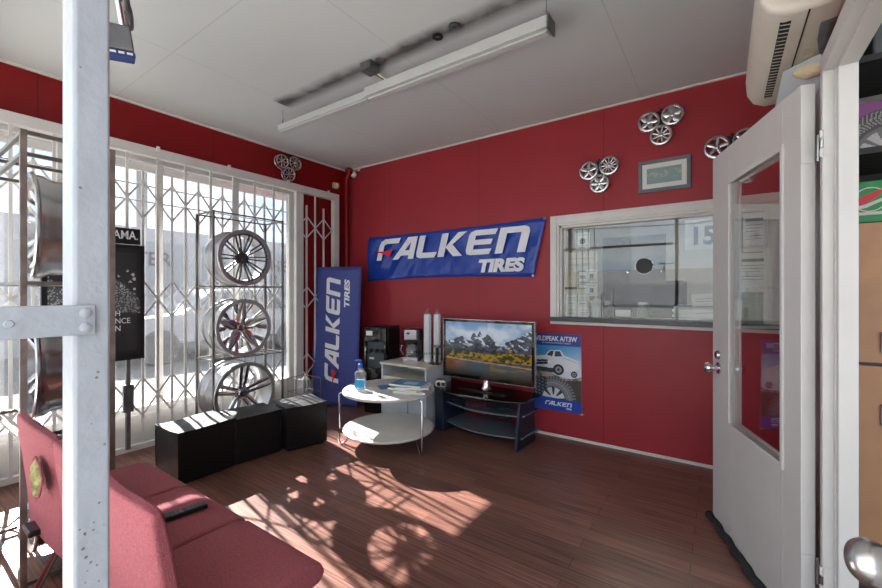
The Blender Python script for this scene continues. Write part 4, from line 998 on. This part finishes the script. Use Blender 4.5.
j = MB().lathe([(.04, .034), (.062, .04), (.07, .09), (.06, .14), (.045, .165), (.047, .175)], 28, T((-.01, -.04, 0))).build('carafe', 'carafe', t)
MB().lathe([(0, .172), (.05, .172), (.05, .185), (0, .19)], 24, T((-.01, -.04, 0))).build('carafe_lid', 'black', j); MB().lathe([(.072, .085), (.072, .10)], 28, T((-.01, -.04, 0))).build('carafe_band', 'alu', j)
b = MB(); b.tube([(-.06, -.07, .16), (-.105, -.10, .165), (-.115, -.105, .12), (-.09, -.09, .07)], .008); b.build('carafe_handle', 'alu', j)
for i, (x, y) in enumerate(((1.535, -.30), (1.622, -.25))):
    t = thing('cup_stack', ('left' if i == 0 else 'right') + ' of two tall sleeves of white foam cups on the cream cabinet', 'cups', (x, y, .60), 0, 'sleeves of foam cups')
    b = MB(); prof = [(.030, 0)]
    for k in range(22): z = .01 + k * .021; prof += [(.036, z), (.040, z + .014), (.037, z + .0145)]
    prof += [(.036, .49), (0, .49)]
    b.lathe(prof, 20); b.build('cups', 'skin_cup', t)
    b = MB(); b.lathe([(.031, .001), (.043, .05), (.044, .45), (.035, .50), (.012, .52), (.020, .545)], 16); b.build('plastic_sleeve', 'clear', t)
    b = MB()
    for k in range(5):
        a = -2.2 + k * .55; b.box(-.006, .006, -.0455, -.044, .08, .105, T(rz=a + 1.57))
    b.build('green_print', 'green', t)
t = thing('phone_cradle', 'small black gadget stand beside the foam cups at the cabinet edge', 'stand', (1.685, -.36, .60))
MB().box(-.06, .04, -.04, .04, 0, .012).build('base', 'black', t, bevel=.003); MB().box(.0, .022, -.012, .012, .012, .17).build('stem', 'black', t); MB().box(-.02, .05, -.03, .03, .17, .19).build('tray', 'greybrass', t, bevel=.003)

t = thing('water_dispenser', 'black water dispenser against the red wall left of the cabinet', 'water dispenser', (.925, -.32, 0), R(10))
W2, D2 = .145, .15
b = MB(); b.box(-W2, W2, -D2 + .04, D2, 0.01, .95); b.build('body', 'black', t, bevel=.025, seg=3)
MB().box(-W2 + .004, W2 - .004, -D2, -D2 + .045, .01, .50).build('lower_front', 'gloss', t, bevel=.01); MB().box(-W2 + .004, W2 - .004, -D2, -D2 + .045, .78, .94).build('upper_front', 'gloss', t, bevel=.012)
for x in (-W2 + .004, W2 - .03): MB().box(x, x + .026, -D2, -D2 + .045, .50, .78).build('recess_side', 'gloss', t)
MB().box(-W2 + .03, W2 - .03, -D2 + .03, -D2 + .042, .50, .78).build('recess_panel', mat('dispenser_grey', (60, 68, 74), .4), t)
for x in (-.07, 0, .07): MB().box(x - .022, x + .022, -D2 - .005, -D2 + .03, .665, .705).build('tap', 'black', t, bevel=.006)
MB().box(-.11, -.03, -D2 - .002, -D2, .85, .90).build('energy_label', 'paper', t); MB().box(-.09, -.03, -D2 + .028, -D2 + .03, .59, .61).build('small_label', 'paper', t)

# ------------------------------------------------------------------ TV stand and TV
t = thing('tv_stand', 'black glass television stand with grey lower shelves against the red wall', 'tv stand', (2.24, -.13, 0), R(-4))
def shelf_poly(x0, x1, d0, d1): # curved front
    pts = [(x0, 0), (x1, 0)] + [(x1 + (x0 - x1) * k / 12, -(d0 + (d1 - d0) * math.sin(PI * k / 12))) for k in range(13)]
    return pts
def slab(name, pts, z0, z1, m_):
    b = MB(); n = len(pts); b.add([(p[0], p[1], z0) for p in pts] + [(p[0], p[1], z1) for p in pts], [tuple(range(n - 1, -1, -1)), tuple(range(n, 2 * n))] + [(i, (i + 1) % n, (i + 1) % n + n, i + n) for i in range(n)])
    return b.build(name, m_, t, bevel=.002)
slab('glass_top', shelf_poly(-.50, .47, .36, .50), .398, .410, 'gloss')
slab('shelf', shelf_poly(-.40, .44, .30, .40), .262, .274, 'glassshelf'); slab('shelf', shelf_poly(-.40, .44, .32, .42), .085, .097, 'glassshelf')
b = MB(); b.box(-.46, -.36, -.38, -.02, 0, .398); b.build('side_panel', 'navy', t, bevel=.006)
b = MB(); b.add([(.40, -.40, 0), (.425, -.40, 0), (.425, -.04, 0), (.40, -.04, 0), (.405, -.34, .398), (.43, -.34, .398), (.43, -.08, .398), (.405, -.08, .398)], [(0, 3, 2, 1), (4, 5, 6, 7), (0, 1, 5, 4), (1, 2, 6, 5), (2, 3, 7, 6), (3, 0, 4, 7)]); b.build('side_leg', 'navy', t, bevel=.004)
b = MB(); b.box(-.10, .16, -.03, -.005, .12, .398); setlabel(b.build('back_column', 'black', t), 'black cable column')
t = thing('television', 'flat screen television showing snowy mountains above a lake', 'television', (2.225, -.31, .411), R(0), )
MB().box(-.475, .475, -.012, .035, .085, .645).build('bezel', 'gloss', t, bevel=.006)
b = MB(); b.box(-.48, -.474, -.014, .02, .083, .647); b.box(.474, .48, -.014, .02, .083, .647); b.box(-.48, .48, -.014, .02, .645, .65); b.box(-.48, .48, -.014, .02, .08, .086); b.build('silver_edge', 'alu', t)
def tvpic(U, V):
    n1 = vnoise(U, V, 5, 4, 11, 5); n2 = vnoise(U, V, 30, 26, 12, 4)
    sky = np.ones(U.shape + (3,)) * rgb(120, 150, 185); sky = mixc(sky, rgb(186, 196, 210), np.clip((n1 - .36) * 3.2 + (.9 - V) * .8, 0, 1)); sky = mixc(sky, rgb(60, 110, 180), np.clip((V - .82) * 4, 0, 1) * (np.abs(U - .3) < .22) * .7)
    rid = .62 + .0 * U
    for cx_, h_, w_ in ((.20, .14, .14), (.36, .23, .07), (.43, .25, .07), (.52, .20, .12), (1.0, .30, .28), (.80, .12, .12)): rid = np.maximum(rid, .60 + h_ - .9 * np.abs(U - cx_) * h_ / w_ )
    rid = rid + .05 * (n2 - .5) + .03 * (vnoise(U, V * 0, 20, 2, 5, 4) - .5)
    mt = np.ones(U.shape + (3,)) * rgb(60, 68, 82); mt = mixc(mt, rgb(34, 40, 52), np.clip((n2 - .45) * 6, 0, 1)); diag = vnoise(np.clip(U * .7 + V * .3, 0, 1), V, 34, 20, 9, 4)
    mt = mixc(mt, rgb(186, 192, 204), np.clip((diag - .56) * 14, 0, 1) * np.clip((V - .48) * 9, 0, 1))
    c = np.where((V < rid)[..., None], mt, sky)
    tree = .44 + .05 * (vnoise(U, V * 0, 45, 2, 8, 4) - .5) + .12 * np.clip(1 - np.abs(U - .78) / .03, 0, 1) + .10 * np.clip(.25 - U, 0, 1) + .04 * (U > .6)
    tc_ = np.ones(U.shape + (3,)) * rgb(150, 116, 40); tc_ = mixc(tc_, rgb(50, 56, 28), np.clip((n2 - .46) * 8, 0, 1)); tc_ = mixc(tc_, rgb(24, 30, 24), np.clip(.28 - U, 0, 1) * 3 * (n2 > .4))
    c = np.where(((V < tree) & (V > .30))[..., None], tc_, c)
    wt = np.ones(U.shape + (3,)) * rgb(66, 74, 82); wt = mixc(wt, rgb(110, 92, 48), np.clip((vnoise(U, V, 8, 30, 6, 3) - .5) * 6, 0, 1) * (U > .55)); wt = mixc(wt, rgb(96, 60, 36), np.clip((.30 - U) * 6, 0, 1)); wt = mixc(wt, rgb(30, 34, 30), np.clip((.14 - V) * 8, 0, 1))
    sh = .30 - .06 * U
    c = np.where((V < sh)[..., None], wt, c); c = mixc(c, rgb(150, 122, 84), (np.abs(V - sh) < .012).astype(float)); return c
picture('screen', tvpic, -.448, .448, .118, .622, -.0135, 200, 110, 'screen', t)
MB().box(-.24, .24, -.11, .12, 0, .012).build('base_plate', 'gloss', t, bevel=.004); MB().lathe([(.05, .01), (.035, .04), (.03, .09)], 20).build('neck', 'chrome', t)
t = thing('small_camera_gadget', 'small white and dark gadget on the left end of the television stand', 'gadget', (1.80, -.44, .411), R(20))
MB().box(-.05, .05, -.03, .03, 0, .055).build('body', 'paper', t, bevel=.012); MB().lathe([(0, 0), (.02, 0), (.018, .012), (0, .012)], 16, T((-.015, -.03, .028), rx=R(90))).build('lens', 'black', t); MB().box(.012, .045, -.034, -.03, .012, .045).build('dark_panel', 'navy', t)
b = MB(); b.tube([(-.045, 0, .05), (-.03, 0, .072), (.03, 0, .072), (.045, 0, .05)], .005, 8); b.build('strap', 'black', t)

# ------------------------------------------------------------------ poster
t = thing('tyre_poster', 'WILDPEAK A/T3W poster of a truck and tyre on the red wall beside the television', 'poster', (2.555, -.004, .235), rot=(0, R(-.8), 0))
PW, PH = .455, .70
def poster(U, V):
    x, y = U * PW, V * PH
    c = np.ones(U.shape + (3,)) * rgb(70, 150, 205); c = mixc(c, rgb(205, 215, 230), np.clip((.80 - V) * 3.2 + (U - .4) * .6, 0, 1) * np.clip(1, 0, 1))
    n_ = vnoise(U, V, 10, 14, 2, 5)
    dune = .48 + .05 * np.sin(U * 5 + 1) ; c = mixc(c, rgb(176, 158, 142), (V < dune).astype(float)); c = mixc(c, rgb(96, 86, 84), ((V < dune) & (n_ > .52)).astype(float) * .8); c = mixc(c, rgb(64, 58, 60), (V < .36 + .06 * U).astype(float) * .9)
    # truck
    c = mixc(c, rgb(222, 226, 232), poly_mask(U, V, [(.03, .58), (.05, .69), (.28, .715), (.38, .785), (.60, .79), (.67, .725), (.94, .665), (.96, .58), (.84, .52), (.40, .50), (.08, .52)]))
    c = mixc(c, rgb(52, 62, 78), poly_mask(U, V, [(.31, .715), (.39, .775), (.46, .778), (.43, .705)])); c = mixc(c, rgb(62, 74, 92), poly_mask(U, V, [(.47, .705), (.49, .775), (.585, .775), (.63, .71)]))
    c = mixc(c, rgb(28, 34, 42), poly_mask(U, V, [(.04, .575), (.33, .60), (.33, .655), (.05, .65)])); c = mixc(c, rgb(190, 196, 204), poly_mask(U, V, [(.05, .612), (.32, .626), (.32, .634), (.05, .621)])); c = mixc(c, rgb(240, 244, 250), poly_mask(U, V, [(.33, .61), (.41, .62), (.41, .65), (.33, .65)]))
    c = mixc(c, rgb(60, 64, 72), poly_mask(U, V, [(.02, .50), (.50, .49), (.50, .545), (.03, .565)])); c = mixc(c, rgb(176, 180, 188), poly_mask(U, V, [(.64, .70), (.92, .645), (.92, .635), (.64, .69)]))
    for px, py, r in ((.55, .535, .05), (.86, .49, .028)):
        d = np.hypot(x - px * PW, y - py * PH); c = mixc(c, rgb(40, 40, 44), (d < r).astype(float)); c = mixc(c, rgb(150, 154, 160), (d < r * .6).astype(float)); c = mixc(c, rgb(60, 60, 66), (d < r * .25).astype(float))
    # big tyre
    px, py = .20, .105; d = np.hypot(x - px, y - py); a = np.arctan2(y - py, x - px)
    c = mixc(c, rgb(120, 124, 130), (d < .205).astype(float)); c = mixc(c, rgb(70, 74, 80), ((d < .205) & (d > .175) & (np.sin(a * 44) > 0)).astype(float)); c = mixc(c, rgb(150, 154, 158), ((d < .15) & (d > .142)).astype(float))
    c = mixc(c, rgb(48, 52, 60), (d < .112).astype(float)); c = mixc(c, rgb(206, 210, 214), ((d < .105) & (np.abs(np.sin(a * 4)) > .55)).astype(float)); c = mixc(c, rgb(206, 210, 214), (d < .04).astype(float))
    tread = (x < .14) & (y < .30) & (d > .112); blk = ((np.sin(x * 190 + np.abs(np.sin(y * 70)) * 2) > -.2) & (np.sin(y * 210 + x * 60) > -.3)); c = mixc(c, rgb(96, 112, 128), tread.astype(float)); c = mixc(c, rgb(28, 34, 40), (tread & ~blk).astype(float))
    c = mixc(c, rgb(18, 70, 170), (V < .145 + .03 * (1 - U)).astype(float)); c = mixc(c, rgb(30, 66, 150), (V > .845).astype(float)); c = mixc(c, rgb(110, 70, 130), np.clip((U - .6) * 2, 0, 1) * ((V > .845)) * .6)
    return c
MB().box(0, PW, 0, .002, 0, PH).build('paper_back', 'paper', t); picture('printed_sheet', poster, 0, PW, 0, PH, -.0006, 130, 200, 'pic', t)
text_part('title_lettering', 'WILDPEAK A/T3W', .015, -.0012, .635, .06, 'ink', t, bold=.002, width=.41)
text_part('subtitle_lettering', 'ALL TERRAIN GO ANYWHERE CAPABILITY', .10, -.0012, .61, .018, 'ink', t, width=.27)
falken(t, .12, .045, .038, .25, -.0014)
text_part('tires_lettering', 'TIRES', .315, -.0012, .022, .018, 'ink', t, bold=.001, width=.05)
b = MB(); b.prism([(PW - .03, -.01), (PW + .01, -.012), (PW + .02, .01), (PW - .005, .012)], -.003, -.001); setlabel(b.build('torn_tape', 'clear', t), 'curled clear tape at the lower corner')

t = thing('wire_basket', 'small wire basket with crumpled clear wrap between the far ottoman and the gate', 'basket', (.50, -1.03, 0))
b = MB()
for z in (0.01, .16, .30, .44):
    b.tube([(-.13, -.1, z), (.13, -.1, z), (.13, .1, z), (-.13, .1, z)], .003, 6, closed=True)
for x, y in ((-.13, -.1), (.13, -.1), (.13, .1), (-.13, .1), (0, -.1), (0, .1), (-.13, 0), (.13, 0)): b.tube([(x, y, 0.008), (x, y, .44)], .003, 6)
b.build('wire_frame', 'steel', t)
b = MB(); rs = random.Random(3)
b.lathe([(0, .12), (.07, .14), (.11, .22), (.10, .34), (.07, .42), (0, .45)], 14); b.v = [(x * (1 + rs.uniform(-.2, .15)), y * .85 * (1 + rs.uniform(-.2, .1)), z + rs.uniform(-.02, .02)) for x, y, z in b.v]
b.build('clear_wrap', 'clear', t, smooth=5)

# ------------------------------------------------------------------ entrance gate post in the foreground
t = thing('entrance_gate_post', 'weathered pale grey steel post with a bolted strap in the left foreground', 'post', (3.45, -3.503, 0))
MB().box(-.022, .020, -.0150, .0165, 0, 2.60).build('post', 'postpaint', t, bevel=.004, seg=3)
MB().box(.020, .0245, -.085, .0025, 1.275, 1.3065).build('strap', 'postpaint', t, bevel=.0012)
for z in (1.2825, 1.298):
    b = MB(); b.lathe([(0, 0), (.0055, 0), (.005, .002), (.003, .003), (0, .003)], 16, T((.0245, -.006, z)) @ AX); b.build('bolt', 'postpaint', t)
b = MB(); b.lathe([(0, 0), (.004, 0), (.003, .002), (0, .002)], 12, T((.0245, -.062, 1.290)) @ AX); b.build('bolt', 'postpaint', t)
rs = random.Random(5)
for k in range(34):
    z = rs.choice([rs.gauss(1.02, .05), rs.uniform(.8, 2.0), rs.gauss(1.06, .03)]); y = rs.uniform(-.012, .013); r = rs.uniform(.0005, .0019)
    if k < 30: b = MB(); b.lathe([(0, 0), (r, 0), (0, .0003)], 7, T((.020, y, z)) @ AX); b.build('rust_spot', 'rust', t)
t = thing('slim_steel_post', 'thin pale grey steel post at the very left edge of the photo', 'post', (3.455, -3.5895, 0))
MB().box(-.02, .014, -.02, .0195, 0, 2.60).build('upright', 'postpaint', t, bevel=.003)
t = thing('padlock', 'steel padlock with a blue bumper hanging beside the foreground post', 'padlock', (3.285, -3.425, 1.668), rot=(R(0), R(-8), R(75)))
b = MB(); b.box(-.021, .021, -.012, .012, .008, .046); b.build('body', 'greybrass', t, bevel=.003)
b = MB(); b.box(-.0215, .0215, -.0125, .0125, 0, .008); setlabel(b.build('bumper', 'lockblue', t, bevel=.002), 'blue rubber bumper')
for k in range(4): MB().box(-.019 + k * .010, -.012 + k * .010, -.0132, -.0124, .0025, .0055).build('white_mark', 'paper', t)
b = MB(); b.tube([(-.013, 0, .045), (-.013, 0, .10)] + [(-.013 * math.cos(q), 0, .10 + .013 * math.sin(q)) for q in [R(x) for x in range(20, 180, 20)]] + [(.013, 0, .10), (.013, 0, .045)], .0045, 12); b.build('shackle', 'chrome', t)
t = thing('hasp_bar', 'steel hasp bar above the foreground padlock', 'hasp', (3.285, -3.425, 1.765))
b = MB(); b.tube([(.17, -.07, 0), (.05, -.01, 0), (-.03, .02, 0)], .006, 12); b.build('bar', 'greybrass', t)
b = MB(); b.lathe([(.010, -.005), (.018, -.005), (.018, .005), (.010, .005)], 24, T((-.045, .026, -.004), ry=R(90), rz=R(60)), close=True); b.build('ring', 'dkalu', t)

# ------------------------------------------------------------------ outside
struct(MB().box(-40, -0.12, -30, 40, -0.12, -0.05).build('ground', 'asphalt'))
struct(MB().box(-0.12, 12, -30, -7.4, -0.12, -0.05).build('ground_front', 'asphalt'))
struct(MB().box(-0.12, 12, -7.4, -3.60, -0.12, -0.01).build('sidewalk', 'concrete'))
struct(MB().box(-2.4, -0.12, -7.4, 8, -0.05, -0.03).build('sidewalk_side', 'asphalt'))
struct(MB().box(-0.12, 6.0, -4.7, -3.60, 2.80, 2.90).build('shade_canopy', 'white'))  # added overhead slab, out of view, keeps sky light off the post and door
# eave with fascia outside the left window
b = MB(); b.box(-.80, -.12, -4.4, .3, 2.72, 2.80); b.box(-.80, -.76, -4.4, .3, 2.54, 2.80)
struct(b.build('trim_5', 'white'))
t = thing('siding_building', 'pale siding building with faded letters across the street outside the window', 'building', (-8, 2, 0))
MB().box(-2, 0, -9, 16, -.05, 2.95).build('wall', 'extwall', t); 
for y0, y1 in ((-3.6, -2.3), (-1.9, -.5), (-.1, 1.3), (1.8, 3.1), (3.6, 4.9)): MB().box(0, .03, y0, y1, 1.2, 2.6).build('sign_panel', 'extpanel', t)
for y, s in ((-1.75, 'TER'), (.0, 'TE\nAI'), (1.95, 'HE\nR'), (-3.4, 'TER')):
    text_part('faded_lettering', s, .035, y, 2.0, .5, 'fadedink', t, rot=(R(90), 0, R(90)), bold=.01, lines=.9)
def car(label, x, y, m_, rz=90):
    t = thing('parked_car', label, 'car', (x, y, -.05), R(rz))
    side = [(-2.2, .35), (-2.2, .72), (-1.9, .86), (-1.0, .95), (-.45, 1.42), (.9, 1.45), (1.5, 1.0), (2.1, .92), (2.2, .6), (2.2, .35)]
    MB().prism(side, -.85, .85).build('body', m_, t, bevel=.06)
    MB().prism([(-.85, .98), (-.42, 1.36), (.85, 1.38), (1.3, 1.0)], -.87, .87).build('side_windows', 'carglass', t)
    for x_ in (-1.4, 1.35):
        for y_ in (-.86, .66): MB().lathe([(0, 0), (.18, 0), (.2, .02), (.33, .02), (.33, .2), (0, .2)], 20, T((x_, y_ + .2, .33), rx=R(90))).build('wheel', 'tyre_far', t)
    MB().box(-2.26, -2.18, -.8, .8, .4, .55).build('bumper', m_, t)
    return t
car('pale car parked across the street, left of the two seen through the gate', -5.5, 1.0, 'carw'); car('grey car parked across the street, seen behind the wheel rack', -5.2, 5.8, 'carg')
t = thing('utility_pole', 'pale utility pole across the street outside the left window', 'pole', (-10.5, 1.3, 0)); MB().tube([(0, 0, 0), (0, 0, 9)], .14, 12).build('pole', 'pole', t); MB().bar((0, -1.2, 8), (0, 1.2, 8), .1, .12).build('crossarm', 'pole', t)
for i, (z, s) in enumerate(((3.9, .3), (4.4, .4), (5.2, .5), (6.2, .4))):
    b = MB(); b.tube([(-9.6 - .2 * i, -14 + 40 * k / 16, z + s * ((k / 8 - 1) ** 2)) for k in range(17)], .022, 6)
    tag(b.build('overhead_cable', 'fadedink'), ('lowest', 'second lowest', 'second highest', 'highest')[i] + ' of four overhead cables crossing the sky outside', 'cable', 'overhead cables outside')
# across the street in front (seen only in reflections)
t = thing('roadside_building', 'low pale building across the front street, mirrored in the service window', 'building', (2, -22, 0))
MB().box(-12, 9, -3, 0, -.05, 2.6).build('wall', 'extwall', t); MB().box(-6, 5, 0, .05, .6, 1.8).build('window_band', 'extpanel', t)
for i in range(2):
    b = MB(); b.tube([(-14, -18, 5 + 1.2 * i), (3, -17, 4.3 + 1.2 * i), (16, -18, 5.4 + 1.2 * i)], .03, 6); tag(b.build('street_cable', 'fadedink'), ('lower' if i == 0 else 'upper') + ' overhead cable over the front street, mirrored in the service glass', 'cable')
